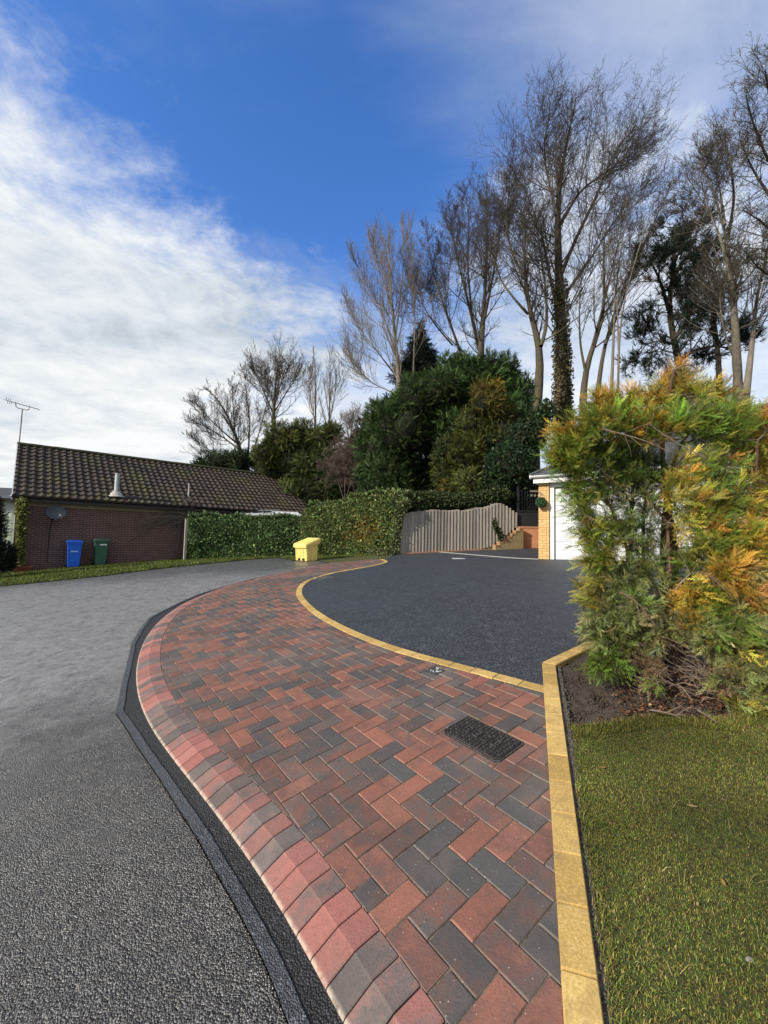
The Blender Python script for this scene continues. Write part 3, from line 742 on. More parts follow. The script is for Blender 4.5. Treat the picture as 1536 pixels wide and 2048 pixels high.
# television aerial at the gable
ap = hw(HX0 - .16, HALF - .25); az0 = EAVE + RISE - .55
aer = thing('television_aerial', 'thin tall television aerial standing at the gable end of the bungalow', 'aerial', (ap[0], ap[1], HZ), 0)
def aw(px, py, d=18.05):
    q = deep(px, py, d); return q - np.array([ap[0], ap[1], HZ])
MB().tube([aw(36.5, 906), aw(40, 870), aw(45, 817)], .022, 6).build('mast', M_ALU, aer)
for y_ in (897, 903): MB().tube([aw(34, y_), aw(42, y_)], .02, 5).build('bracket', M_ALU, aer)
MB().tube([aw(31, 804), aw(32, 813), aw(36, 816), aw(53, 820), aw(58, 819), aw(59, 812)], .02, 6).build('cranked_arm', M_ALU, aer)
boom = MB().tube([aw(14, 801), aw(78, 819)], .018, 6).build('boom', M_ALU, aer)
b = MB()
for px in (14, 18, 22):
    q = aw(px, 801 + (px - 14) * .28); b.tube([q + (-.05, .0, .14), q + (.05, 0, -.14)], .012, 4)
    b.tube([q + (-.16, 0, .04), q + (.16, 0, -.04)], .010, 4)
for px in range(28, 78, 7):
    q = aw(px, 801 + (px - 14) * .28); b.tube([q + (.02, -.12, 0), q + (-.02, .12, 0)], .008, 4)
b.build('element', M_ALU, boom)

# wheelie bins
def bin_(s, label, mat, top):
    p = hw(s, -.42); z = float(Z(*p))
    t = thing('wheelie_bin', label, 'bin', (p[0], p[1], z), H_RZ + random.uniform(-.04, .04), 'wheelie bins against the brick wall')
    def rr(w, d, z, r=.04, oy=0):
        return [(sx_ * (w - r) + r * math.cos(a), oy + sy_ * (d - r) + r * math.sin(a), z) for sx_, sy_, q in ((1, 1, 0), (-1, 1, 90), (-1, -1, 180), (1, -1, 270)) for a in np.radians([q, q + 45, q + 90])]
    b = MB(); b.loft([rr(.175, .185, .02, .04, .03), rr(.185, .195, .06, .04, .025), rr(.225, .255, .90, .04, 0), rr(.245, .275, .92, .04, 0), rr(.245, .275, .965, .04, 0)])
    fix_normals(b.build('body', mat, t))
    b = MB(); b.loft([rr(.252, .285, .968, .04, -.01), rr(.256, .29, .985, .04, -.01), rr(.25, .283, 1.01, .05, -.005), rr(.215, .245, 1.045, .06, 0), rr(.12, .15, 1.062, .05, 0)])
    ld = fix_normals(b.build('lid', mat, t))
    MB().tube([(-.18, .30, .985), (-.18, .335, 1.0), (.18, .335, 1.0), (.18, .30, .985)], .013, 6).build('handle', mat, t)
    for sx_ in (-1, 1):
        w_ = MB().tube([(sx_ * .195, .20, .10), (sx_ * .245, .20, .10)], .10, 16).build('wheel', M_RUB, t)
    if top == 'blue': MB().box(-.12, .09, -.258 + .028, -.205, .60, .648).build('sticker', m_plain('pale_blue_print', (.45, .62, .85), (.30, .48, .8), .5, 60), t)
    else: MB().box(-.07, .16, -.258 + .004, -.21, .795, .85).build('sticker', M_STICK, t)
bin_(1.60, 'bright blue wheelie bin with a pale printed strip, standing against the brick wall', M_BLUE, 'blue')
bin_(2.46, 'dark green wheelie bin with a white sticker near its top, beside the blue one', M_GREEN, 'green')

# ------------------------------------------------------------------ yellow grit bin
gp = at(611, 1120.5, -.0); gz = float(Z(gp[0], gp[1]))
fx = np.array([.753, -.658]); fy = np.array([.658, .753])
grz = math.atan2(fx[1], fx[0])
go_ = gp[:2] - fx * .29 + fy * .02
salt = thing('grit_bin', 'pale yellow roadside grit bin with a sloping lid beside the clipped hedge', 'grit bin', (go_[0], go_[1], gz - .03), grz)
b = MB()
w0, w1, dd0, dd1, h0, h1 = .265, .305, .02, .50, .50, .64       # front is low, back is high
def ring_(w, a, c, za, zc): return [(-w, a, za), (w, a, za), (w, c, zc), (-w, c, zc)]
b.loft([ring_(w0, .04, .46, .0, .0), ring_(w0 + .005, .035, .465, .08, .08), ring_(w1, 0.0, .50, h0, h1)])
for x in (-.27, -.09, .09, .27):                                 # ribs on the front, three feet below
    b.loft([[(x - .035, .042 + q * 0, 0.0), (x + .035, .042, 0.0), (x + .035, -.002 + .04, 0), (x - .035, .038, 0)], [(x - .035, .03, 0.1), (x + .035, .03, .1), (x + .035, -.0, .1), (x - .035, -.0, .1)], [(x - .035, .0, h0 - .005), (x + .035, 0, h0 - .005), (x + .035, -.035, h0 - .005), (x - .035, -.035, h0 - .005)]] ) if False else b.loft([[(x - .03, y0_, z_), (x + .03, y0_, z_), (x + .03, y0_ + .03, z_), (x - .03, y0_ + .03, z_)] for y0_, z_ in ((.026, .0), (-.012, h0 - .07))])
for y in (.06, .25, .43): b.box(w1 - .03, w1 + .006, y - .035, y + .035, .02, h0)
fix_normals(b.build('body', M_YPL, salt))
for x in (-.115, .115): MB().box(x - .055, x + .055, .012, .04, .012, .085).build('fork_slot', M_GAP, salt)
b = MB(); L0, L1 = h0 - .06, h1 + .0
def lr(w, a, c, za, zc): return [(-w, a, za), (w, a, za), (w, c, zc), (-w, c, zc)]
b.loft([lr(.345, -.06, .56, L0, L1 - .03), lr(.355, -.065, .565, L0 + .10, L1 + .10), lr(.33, -.04, .54, L0 + .145, L1 + .15), lr(.25, .03, .47, L0 + .165, L1 + .145), lr(.22, .06, .44, L0 + .16, L1 + .125)])
lid = fix_normals(b.build('lid', M_YPL, salt))
b = MB()
for y in (.12, .24, .36): 
    zz = L0 + .165 + (L1 - L0 - .02) * (y - .03) / .44; b.box(-.2, .2, y - .02, y + .02, zz - .01, zz + .012)
b.build('lid_rib', M_YPL, lid)

# ------------------------------------------------------------------ fence on the right of the hedge
def zpx(px, py, d): return deep(px, py, d)[2]
def fd(px): return 14.7 + (px - 800) / 235 * 1.8
fence = thing('board_fence', 'weathered grey vertical board fence with ivy hanging over its top', 'fence', (*FN0, float(Z(*FN0))), 0)
NB = 36; tb = ([800, 857, 926, 971, 995, 1010, 1033], [1026, 1020, 1020, 1013, 1004, 1012, 1027]); bb_ = ([800, 875, 960, 983, 1033], [1110, 1105, 1097, 1091, 1052])
b = MB(); cols = []
FD = FN1 - FN0; FD = FD / np.linalg.norm(FD); FNn = np.array([FD[1], -FD[0]])
xs_ = np.linspace(801, 1033, NB + 1)
for i in range(NB):
    a, c = xs_[i], xs_[i + 1]; m_ = (a + c) / 2
    p0 = deep(a, 1080, fd(a))[:2]; p1 = deep(c, 1080, fd(c))[:2]
    wd = 1.06; q0 = p0 + (p1 - p0) * (.5 - wd / 2); q1 = p0 + (p1 - p0) * (.5 + wd / 2); zt = zpx(m_, np.interp(m_, *tb) + random.uniform(-1.2, 1.2), fd(m_)); zb = zpx(m_, np.interp(m_, *bb_), fd(m_)) - .02
    off = FNn * 0; tw_ = FNn * -.024
    th = FNn * .02; tilt = random.uniform(-.008, .008)
    P = [q0 + tw_ - th * .5, q1 - tw_ - th * .5, q1 - tw_ + th * .5, q0 + tw_ + th * .5]
    k = len(b.V)
    b.loft([[(*p, zb) for p in P], [(*(p + FD * tilt), zt) for p in P]])
    cols += [random.random() ** 1.5] * 8
bo = link('board_panel', b.V, b.F, M_WOOD, fence, world=True, col=np.array(cols)[:, None] * np.ones(3)); fix_normals(bo)
b = MB()
for h in (.35, 1.15):
    b.loft([[(*(q + FNn * o_), float(zz) + h + dh) for o_, dh in ((-.09, 0), (-.04, 0), (-.04, .09), (-.09, .09))] for q, zz in ((FN0, Z(*FN0)), (FN0 + (FN1 - FN0) * .82, Z(*(FN0 + (FN1 - FN0) * .82))))])
fix_normals(b.build('rail', M_WOOD, fence, world=True))
# edging strip at its foot
b = MB()
e0 = FN0 + FNn * .05; e1 = FN1 * .98 + FN0 * .02 + FNn * .05
eo = thing('edging_strip', 'thin red and buff edging strip along the foot of the board fence', 'edging', (*FN0, float(Z(*FN0))), 0)
ns = 16; rgs = []
for i in range(ns + 1):
    q = e0 + (e1 - e0) * i / ns; z = float(Z(*q)); rgs.append([(*(q + FNn * o_), z + dh) for o_, dh in ((-.04, -.1), (.04, -.1), (.04, .025), (-.04, .025))])
b.loft(rgs); fix_normals(b.build('strip', M_ORANGE, eo, world=True))

# stepped cheek wall, orange wall and black gate at the back of the drive
sw = thing('stepped_wall', 'stepped buff brick garden wall climbing beside the end of the fence', 'wall', (*FN1, float(Z(*FN1))), 0)
pS0 = deep(985, 1091, 15.9)[:2]; pS1 = deep(1040, 1093, 16.35)[:2]; sdv = pS1 - pS0; zb = float(Z(*pS1)) - .1; sn = np.array([sdv[1], -sdv[0]]) / np.linalg.norm(sdv)
b = MB(); cap = MB(); NS = 7
for i in range(NS):
    a, c = i / NS, (i + 1) / NS
    ztop = zpx(985 + 55 * (i + .5) / NS, np.interp(i + .5, [0, NS], [1092, 1052]), 16.1)
    for (mb_, z0, z1, o0, o1) in ((b, zb, ztop - .075, .0, .2), (cap, ztop - .072, ztop, -.012, .21)):
        P = [pS0 + sdv * a - sn * o1 + sn * .2, pS0 + sdv * c - sn * o1 + sn * .2, pS0 + sdv * c - sn * o0 + sn * .2, pS0 + sdv * a - sn * o0 + sn * .2]
        mb_.loft([[(*p, z0) for p in P], [(*p, z1) for p in P]])
fix_normals(b.build('wall_face', m_bricks('pale_brick', (.30, .22, .12), (.36, .27, .15), (.2, .16, .1)), sw, world=True))
fix_normals(cap.build('step_cap', m_plain('buff_cap', (.34, .19, .10), (.26, .14, .075), .8, 9), sw, world=True))
ow0 = deep(1036, 1093, 16.5)[:2]; ow1 = ow0 + np.array([2.2, -.15]); zt = zpx(1055, 1053, 16.5); zb = float(Z(*ow0)) - .15
ow = thing('orange_wall', 'low orange brick retaining wall between the stepped wall and garage pillar', 'wall', (*ow0, zb), 0)
b = MB(); b.loft([[(*ow0, zb), (*ow1, zb), (*(ow1 + (0, .22)), zb), (*(ow0 + (0, .22)), zb)], [(*ow0, zt - .05), (*ow1, zt - .05), (*(ow1 + (0, .22)), zt - .05), (*(ow0 + (0, .22)), zt - .05)]])
fix_normals(b.build('wall_face', M_ORANGE, ow, world=True))
b = MB(); b.loft([[(*(ow0 + (-.02, -.03)), z), (*(ow1 + (.02, -.03)), z), (*(ow1 + (.02, .25)), z), (*(ow0 + (-.02, .25)), z)] for z in (zt - .05, zt)])
fix_normals(b.build('coping', m_plain('orange_coping', (.42, .20, .11), (.34, .15, .08), .8, 9), ow, world=True))
gt = thing('garden_gate', 'black barred garden gate above the orange brick wall', 'gate', (ow0[0], ow0[1] + .12, zt), -.07)
MB().box(0, .95, -.02, .02, .0, .56).box(-.02, .06, -.04, .04, 0, 1.7).build('lower_panel', m_plain('black_board', (.010, .012, .014), (.006, .007, .009), .6), gt)
b = MB()
for i in range(9): b.box(.08 + i * .105, .10 + i * .105, -.012, .012, .56, 1.45)
b.box(.0, 1.0, -.02, .02, .60, .65).build('bar', M_BLACKM, gt)
b = MB().box(.50, 1.0, -.03, .0, 1.40, 1.47)
for i in range(3): b.lathe([(.03, 0), (.045, .03), (.04, .09), (.0, .11)], (.56 + i * .14, -.04, 1.20), 8)
b.build('pale_rail', m_plain('pale_weathered', (.16, .155, .13), (.1, .1, .08), .8), gt)
for k_, (x0, x1) in enumerate(((.3, 2.6),)):
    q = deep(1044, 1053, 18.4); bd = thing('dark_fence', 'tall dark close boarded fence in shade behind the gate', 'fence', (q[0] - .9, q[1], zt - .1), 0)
    b = MB()
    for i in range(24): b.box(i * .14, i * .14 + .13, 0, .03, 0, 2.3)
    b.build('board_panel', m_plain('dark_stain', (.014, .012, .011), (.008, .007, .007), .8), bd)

# ------------------------------------------------------------------ the garage
GZ = float(Z(*GA)); GRZ = math.atan2(gdir[1], gdir[0]); g_e = 1.86 + CZ - GZ     # gutter height above its foot
gar = thing('garage', 'white doored garage with buff brick pillar and grey slate hipped roof', 'garage', (*GA, GZ), GRZ)
LW = 5.2; PIL = .29; DX0, DX1 = .41, 4.65
b = MB(); b.box(0, PIL, 0, .33, -.25, g_e - .22); b.box(0, .22, .33, 5.6, -.35, g_e - .22); b.box(4.78, LW, 0, .33, -.4, g_e - .22); b.box(LW - .22, LW, .33, 5.6, -.4, g_e - .22); b.box(.22, LW - .22, 5.4, 5.6, -.3, g_e - .22)
b.build('wall', M_BUFF, gar)
DH = 2.02; gs = -.14                                                # ground falls to the right
MB().box(PIL + .002, DX0, .06, .2, -.12, g_e - .22).box(DX1, 4.775, .06, .2, -.4, g_e - .22).box(DX0, DX1, .06, .2, DH + .02, g_e - .22).box(PIL + .005, 4.77, .03, .06, DH + .17, DH + .26).build('door_frame', M_WHITE, gar)
MB().box(DX0, DX1, .18, .22, -.45, DH + .02).build('door_seal', M_GAP, gar)
door = None
b = MB(); npan = 4; ph = (DH - .0) / npan
for i in range(npan):
    b.box(DX0 + .025, DX1 - .02, .125, .165, i * ph + .007, (i + 1) * ph - .001, .004)
    wn = 4; pw = (DX1 - DX0) / wn
    for j in range(wn):
        x0 = DX0 + j * pw + .16; x1 = DX0 + (j + 1) * pw - .16; z0 = i * ph + .115; z1 = (i + 1) * ph - .105
        for (xa, xb, za, zb2) in ((x0, x1, z0, z0 + .035), (x0, x1, z1 - .035, z1), (x0, x0 + .035, z0 + .035, z1 - .035), (x1 - .035, x1, z0 + .035, z1 - .035)): b.box(xa, xb, .117, .13, za, zb2)
        b.box(x0 + .06, x1 - .06, .119, .13, z0 + .06, z1 - .06, .006)
door = b.build('garage_door', M_DOOR, gar)
MB().box(2.45, 2.6, .10, .12, .95, 1.0).lathe([(.02, 0), (.02, .02)], (2.52, .11, .9), 8).build('door_handle', M_BLACKM, door)
MB().box(-.09, LW + .1, -.16, .0, g_e - .22, g_e - .20).box(-.09, LW + .1, -.18, -.16, g_e - .22, g_e - .05).box(-.09, -.07, -.16, 5.7, g_e - .22, g_e - .05).box(-.07, .0, .0, 5.7, g_e - .22, g_e - .20).build('fascia', M_WHITE, gar)
b = MB(); b.loft([[(x, -.235 + .058 * math.cos(q), g_e - .02 + .058 * math.sin(q)) for q in np.linspace(math.pi, 2 * math.pi, 9)] for x in (-.16, LW + .1)]); b.tube([(-.16, -.235, g_e - .018), (LW + .1, -.235, g_e - .018)], .012, 6)
b.tube([(-.165, -.235, g_e - .045), (-.13, -.235, g_e - .045)], .062, 14)
fix_normals(b.build('gutter', M_WHITE, gar))
# slates: courses in relief on the front slope and hip
b = MB(); hgt = 1.75; run = 2.9; NC = 14
for c in range(NC):
    t0, t1 = c / NC, (c + 1) / NC
    for (P) in ([(-.17 + run * t0, -.24 + run * t0, g_e + hgt * t0 + .014), (LW + .2, -.24 + run * t0, g_e + hgt * t0 + .014), (LW + .2, -.24 + run * t1, g_e + hgt * t1), (-.17 + run * t1, -.24 + run * t1, g_e + hgt * t1)],
                [(-.17 + run * t1, -.24 + run * t1, g_e + hgt * t1), (-.17 + run * t1, 5.7 - .0 * t1, g_e + hgt * t1), (-.17 + run * t0, 5.7, g_e + hgt * t0 + .014), (-.17 + run * t0, -.24 + run * t0, g_e + hgt * t0 + .014)]):
        b.add(P, [(0, 1, 2, 3)])
        b.add([P[0], P[1], (P[1][0], P[1][1], P[1][2] - .016), (P[0][0], P[0][1], P[0][2] - .016)], [(3, 2, 1, 0)])
b.add([(-.17 + run, -.24 + run, g_e + hgt), (LW + .2, -.24 + run, g_e + hgt), (LW + .2, 5.7, g_e), (-.17 + run, 5.7, g_e + hgt)], [(0, 1, 2, 3)])
rf = b.build('roof', M_SLATE, gar)
MB().tube([(-.17, -.24, g_e + .02), (-.17 + run, -.24 + run, g_e + hgt + .03)], .05, 6).build('hip_tile', M_SLATE, rf)
# the house the garage belongs to, glimpsed through the conifer
hp_ = GA + gdir * (LW + .05) + gbk * 1.2
gh = thing('grey_house', 'grey boarded house wall and slate roof glimpsed behind the golden conifer', 'house', (*hp_, GZ), GRZ)
b = MB().box(.0, 6, 0, 6, -.6, 2.3); b.build('wall', M_BUFF, gh)
b = MB()
for i in range(7): b.box(-.03, 6, -.035, .0, 2.3 + i * .14, 2.3 + i * .14 + .132)
b.build('cladding', M_CLAD, gh)
b = MB(); b.add([(-.3, -.4, 3.45), (6.3, -.4, 3.45), (6.3, 3, 4.7), (-.3, 3, 4.7), (6.3, 6.4, 3.45), (-.3, 6.4, 3.45)], [(0, 1, 2, 3), (3, 2, 4, 5), (0, 3, 5), (1, 4, 2)]); b.box(-.3, 6.3, -.4, 6.4, 3.32, 3.44); b.build('roof', M_SLATE, gh)

# drainage channel across the drive, white cover plate
d0 = at(880, 1106.5, .0)[:2]; d0 = deep(880, 1106.8, 15.2)[:2]; d1 = GA + gdir * .05 - gbk * .05
dr = thing('drain_channel', 'thin pale drainage channel crossing the black drive to the garage pillar', 'drain', (*d0, float(Z(*d0))), 0)
dvn = (d1 - d0) / np.linalg.norm(d1 - d0); dn_ = np.array([-dvn[1], dvn[0]]); rg1 = []; b = MB(); g_ = MB()
for i in range(13):
    q = d0 + (d1 - d0) * i / 12; z = float(Z(*q)); rg1.append([(*(q + dn_ * o_), z + dh) for o_, dh in ((-.06, -.08), (.06, -.08), (.06, .008), (-.06, .008))])
fix_normals(b.loft(rg1).build('channel', m_plain('pale_concrete', (.42, .42, .40), (.34, .34, .33), .8, 9), dr, world=True))
for i in range(60):
    q = d0 + (d1 - d0) * (i + .5) / 60; z = float(Z(*q)); h_ = (d1 - d0) / 60 * .2
    P = [q - h_ - dn_ * .035, q + h_ - dn_ * .035, q + h_ + dn_ * .035, q - h_ + dn_ * .035]; g_.loft([[(*p, z + .006) for p in P], [(*p, z + .0105) for p in P]])
fix_normals(g_.build('grating', M_GAP, dr, world=True))
q = deep(917, 1118.3, 12.6)[:2]; z = float(Z(*q)); wp = thing('cover_plate', 'small white rectangular cover plate set in the black drive', 'cover', (*q, z), .15)
MB().box(-.17, .17, -.13, .13, -.04, .006, .003).build('plate', m_plain('white_plate', (.72, .74, .76), (.6, .62, .64), .5), wp)
MB().box(-.185, .185, -.145, .145, -.05, .002).build('rim', M_GALV, wp)

# topiary ball hung on the pillar
bpos = GA + gdir * .12 - gbk * .16; bz = zpx(1087, 1004, 11.55)
ball = thing('topiary_ball', 'round green artificial topiary ball hanging on the buff brick pillar', 'topiary ball', (*bpos, bz), 0)
MB().tube([(0.0, .15, .28), (0, .02, .30), (0, 0, .27)], .008, 6).build('bracket', M_BLACKM, ball)
for x_ in (-.05, 0, .05): MB().tube([(0, 0, .27), (x_, (.04 if x_ == 0 else -.02), .11)], .004, 4).build('chain', M_BLACKM, ball)

# ------------------------------------------------------------------ vegetation helpers
def unit(v): return v / (np.linalg.norm(v, axis=-1, keepdims=True) + 1e-9)
def tubes(P, R, n):
    """P (N,K,3) centre lines, R (N,K) radii -> vertices and quads of n-sided tubes"""
    N, K, _ = P.shape
    T = unit(np.gradient(P, axis=1))
    ref = np.where(np.abs(T[..., 2:3]) < .9, np.array([0, 0, 1.0]), np.array([1.0, 0, 0]))
    U = unit(np.cross(T, ref)); Wv = np.cross(T, U)
    a = np.arange(n) * 2 * np.pi / n
    V = P[:, :, None] + R[:, :, None, None] * (np.cos(a)[:, None] * U[:, :, None] + np.sin(a)[:, None] * Wv[:, :, None])
    I = np.arange(N * K * n).reshape(N, K, n); J = np.roll(I, -1, 2)
    F = np.stack([I[:, :-1], J[:, :-1], J[:, 1:], I[:, 1:]], -1).reshape(-1, 4)
    return V.reshape(-1, 3), F
def merge(parts):
    V = []; F = []; k = 0
    for v, f in parts: V.append(v); F.append(f + k); k += len(v)
    return np.concatenate(V), np.concatenate(F)
def sprout(P, R, n, t0, t1, ang, lenf, rf, K, up, wig, rg, fall=.5, rmin=.006, lean=None, lref=None, side=None, cap=.04):
    """n children on every branch, all at once"""
    N, Kp, _ = P.shape
    t = t0 + (t1 - t0) * ((np.arange(n)[None] + rg.random((N, n))) / n)
    x = t * (Kp - 1); i = np.clip(x.astype(int), 0, Kp - 2); f = (x - i)[..., None]
    A = np.arange(N)[:, None]
    p = P[A, i] * (1 - f) + P[A, i + 1] * f; T = unit(P[A, i + 1] - P[A, i]); r = R[A, i] * (1 - f[..., 0]) + R[A, i + 1] * f[..., 0]
    L = np.linalg.norm(np.diff(P, axis=1), axis=2).sum(1) if lref is None else np.full(N, lref)
    rv_ = unit(rg.normal(size=(N, n, 3))); U = unit(np.cross(T, rv_))
    if side is not None: U = unit(U + np.array(side))
    a = np.radians(ang) * (1 + .3 * rg.normal(size=(N, n, 1)))
    d = unit(np.cos(a) * T + np.sin(a) * U)
    l = L[:, None] * lenf * (1 - fall * t) * rg.uniform(.65, 1.2, (N, n))
    M = N * n; d = d.reshape(M, 3); p = p.reshape(M, 3); l = l.reshape(M); r0 = np.clip(r.reshape(M) * rf, rmin, cap)
    Q = np.zeros((M, K, 3)); Q[:, 0] = p
    for k in range(1, K):
        d = d + np.array([0, 0, 1.0]) * up / (K - 1) + wig * rg.normal(size=(M, 3))
        if lean is not None: d = d + np.array(lean) / (K - 1)
        d = unit(d); Q[:, k] = Q[:, k - 1] + d * (l / (K - 1))[:, None]
    RR = r0[:, None] * np.linspace(1, .35, K)[None]
    return Q, np.maximum(RR, rmin * .6)
def poly_px(pts, d, dd=0.0):
    """a stem given by its course in the picture at distance d, bent a little in depth"""
    k = len(pts); w = rng.normal(size=k) * dd
    return np.array([deep(x, y, d + w[i]) for i, (x, y) in enumerate(pts)])
def resamp(P, K):
    d = np.r_[0, np.cumsum(np.linalg.norm(np.diff(P, axis=0), axis=1))]; t = np.linspace(0, d[-1], K)
    # Catmull-like smoothing through linear samples
    Q = np.stack([np.interp(t, d, P[:, i]) for i in range(3)], 1)
    for _ in range(2): Q[1:-1] = .25 * Q[:-2] + .5 * Q[1:-1] + .25 * Q[2:]
    return Q
def m_bark(name, a, b_, green=0.0):
    m, nt, b = new_mat(name); co = objco(nt)
    st = node(nt, 'Mapping', {'Vector': co, 'Scale': (1, 1, .3)}).outputs[0]
    n = noise(nt, st, 14, 6, .7); n2 = noise(nt, co, 1.2, 4)
    c = mixc(nt, mrange(nt, n, .3, .7), a, b_)
    if green: c = mixc(nt, mth(nt, 'MULTIPLY', mrange(nt, n2, .4, .65), green), c, (.075, .08, .03))
    setb(nt, b, col=c, rough=.9, nrm=bump(nt, n, .8, .03)); return m
M_BARK = m_bark('brown_bark', (.10, .078, .060), (.034, .027, .022), .5)
M_TWIG = m_bark('dark_twig', (.066, .053, .044), (.036, .030, .027))
M_BIRCH = m_bark('grey_bark', (.235, .20, .165), (.13, .11, .09))
M_PALE = m_bark('pale_bark', (.21, .18, .15), (.11, .095, .08), .3)
M_TAN = m_bark('tan_twig', (.175, .14, .10), (.10, .075, .055))
M_LEAF = m_leaf('leaf', .65, .24, .16)
M_GLOSS = m_leaf('glossy_leaf', .55, .28, .25)

def bare_tree(name, label, stems, d, bark, twig, limbs, lv2, lv3, lv4=None, group=None, dd=.5, seed=1, base=None, limb_t=(.25, .98), ang=(38, 40, 42, 45), up=(.7, .5, .4, .3), lenf=(.42, .5, .5, .5), wig=.10, lean=None, cat='tree', rmin=.008, lref=None, side=None):
    rg = np.random.default_rng(seed); global rng
    keep = rng; rng = rg
    trunks = []
    for s in stems:
        P = resamp(poly_px(s[0], d, dd), 14); s = (s[0], s[1] * (1 if not trunks else .62), s[2] * .6); trunks.append((P, s[2] + (s[1] - s[2]) * (1 - np.linspace(0, 1, 14)) ** 1.35))
    rng = keep
    b0 = trunks[0][0][0]; z0 = float(Z(b0[0], b0[1])) - .2
    o = thing(name, label, cat, (b0[0], b0[1], z0), 0, group)
    tp = np.array([t[0] for t in trunks]); tr = np.array([t[1] for t in trunks])
    # carry the first stem's foot down into the ground
    low = [i for i in range(len(tp)) if i == 0 or tp[i, 0, 2] - b0[2] < 2.2]      # every stem that starts low runs down to the ground
    gx = [b0 * .6 + tp[i, 0] * .4 for i in low]; ext = np.array([[[g[0], g[1], float(Z(g[0], g[1])) - .2], tp[i, 0]] for g, i in zip(gx, low)]); er = np.array([[tr[i, 0] * 1.5, tr[i, 0]] for i in low])
    limbs = int(limbs * 1.9); wig = wig * .6; Lb, Rb = sprout(tp, tr, limbs, limb_t[0], limb_t[1], ang[0], lenf[0] * 2.35, .36, 8, up[0], wig, rg, .78, rmin * 1.6, lean, lref, side)
    parts = [tubes(tp, tr, 9), tubes(ext, er, 9), tubes(Lb, Rb, 5)]
    V, F = merge(parts); link('trunk', V, F, bark, o, True, smooth=True)
    tw = []; P, R = np.concatenate([Lb]), Rb
    lv = [lv2, lv3] + ([lv4] if lv4 else [])
    for q, n in enumerate(lv):
        n = (int(n * 1.15), n, max(1, n - 1))[q]; P, R = sprout(P, R, n, .12 if q else .15, 1.0, ang[q + 1], lenf[q + 1] * (.9, 1.0, 1.1)[q], .5, (6, 4, 3)[q], up[q + 1] * 1.2, wig, rg, .4, rmin * (1, .8, .62)[q], lean)
        tw.append(tubes(P, R, (4, 3, 3)[q]))
    # leaders of the stems keep twigging to their tips
    P, R = sprout(tp, tr, limbs, .55, 1.0, ang[1], lenf[0] * .45, .5, 5, up[1], wig, rg, .5, rmin, lean, lref); tw.append(tubes(P, R, 3))
    P, R = sprout(P, R, lv3, .2, 1, ang[2], .55, .6, 3, up[2], wig, rg, .4, rmin, lean); tw.append(tubes(P, R, 3))
    V, F = merge(tw); link('crown', V, F, twig, o, True)
    return o

# leaf and spray templates: vertices in a frame with x along the shoot, y across it, z its face
def fern(nb=11, sub=3, w=.030, ang=42, droop=.18, seed=0, lmax=.42):
    rg = np.random.default_rng(seed); V = []; F = []
    def seg(p, d, l, w0, w1, bend=0.0):
        n = np.array([-d[1], d[0], 0]); q = p + d * l + np.array([0, 0, -bend * l]); k = len(V)
        V.extend([p - n * w0, p + n * w0, q + n * w1, q - n * w1]); F.append([k, k + 1, k + 2, k + 3]); return q
    p = np.zeros(3)
    for i in range(4):
        p = seg(p, np.array([1, .08 * rg.normal(), 0]), .25, w * .55, w * .4, droop * (i + 1) / 4)
    for i in range(nb):
        t = .08 + .9 * i / nb; s = 1 if i % 2 else -1
        z = -droop * t * t * .6
        p0 = np.array([t, 0, z]); a = math.radians(ang + rg.uniform(-9, 9)) * s; d = np.array([math.cos(a), math.sin(a), 0])
        L = lmax * (1 - .72 * t) * rg.uniform(.75, 1.15); zb = rg.uniform(-.1, .35)
        q = seg(p0, d, L * .5, w, w * .95, zb); q2 = seg(q, d, L * .5, w * .95, w * .25, zb + .15)
        for j in range(sub):
            f = .3 + .6 * j / max(1, sub); ss = 1 if j % 2 else -1; aa = a + math.radians(38) * ss
            seg(p0 + d * L * f + np.array([0, 0, -zb * L * f]), np.array([math.cos(aa), math.sin(aa), 0]), L * .38 * rg.uniform(.7, 1.2), w * .9, w * .3, .2)
    return np.array(V), np.array(F)
FERN = [fern(13, 4, .019, 36, .15 + .1 * (i % 3), i, .40) for i in range(5)]
COARSE = [fern(8, 0, .036, 36, .2, 10 + i, .40) for i in range(4)]
SPRIG = [fern(9, 1, .020, 36, .1 + .12 * (i % 3), 60 + i, .34) for i in range(6)]
TUFT = []
for i in range(3):
    rg = np.random.default_rng(40 + i); V = []; F = []
    for j in range(14):
        d = unit(np.array([.9, 0, 0]) + rg.normal(size=3) * .55); n = unit(np.cross(d, rg.normal(size=3))) * .028; k = len(V)
        V += [-n, n, d + n * .5, d - n * .5]; F.append([k, k + 1, k + 2, k + 3])
    TUFT.append((np.array(V), np.array(F)))
LEAF = [(np.array([(0, 0, 0), (.45, .30, .05), (1, 0, -.12), (.45, -.30, .05)], float), np.array([[0, 1, 2, 3]])),
        (np.array([(0, 0, 0), (.35, .36, -.04), (1, .05, .02), (.5, -.30, -.06)], float), np.array([[0, 1, 2, 3]]))]
IVYL = [(np.array([(0, 0, 0), (.25, .46, .04), (.62, .30, 0), (1, 0, -.1), (.62, -.30, 0), (.25, -.46, .04)], float), np.array([[0, 1, 2, 3], [0, 3, 4, 5]]))]
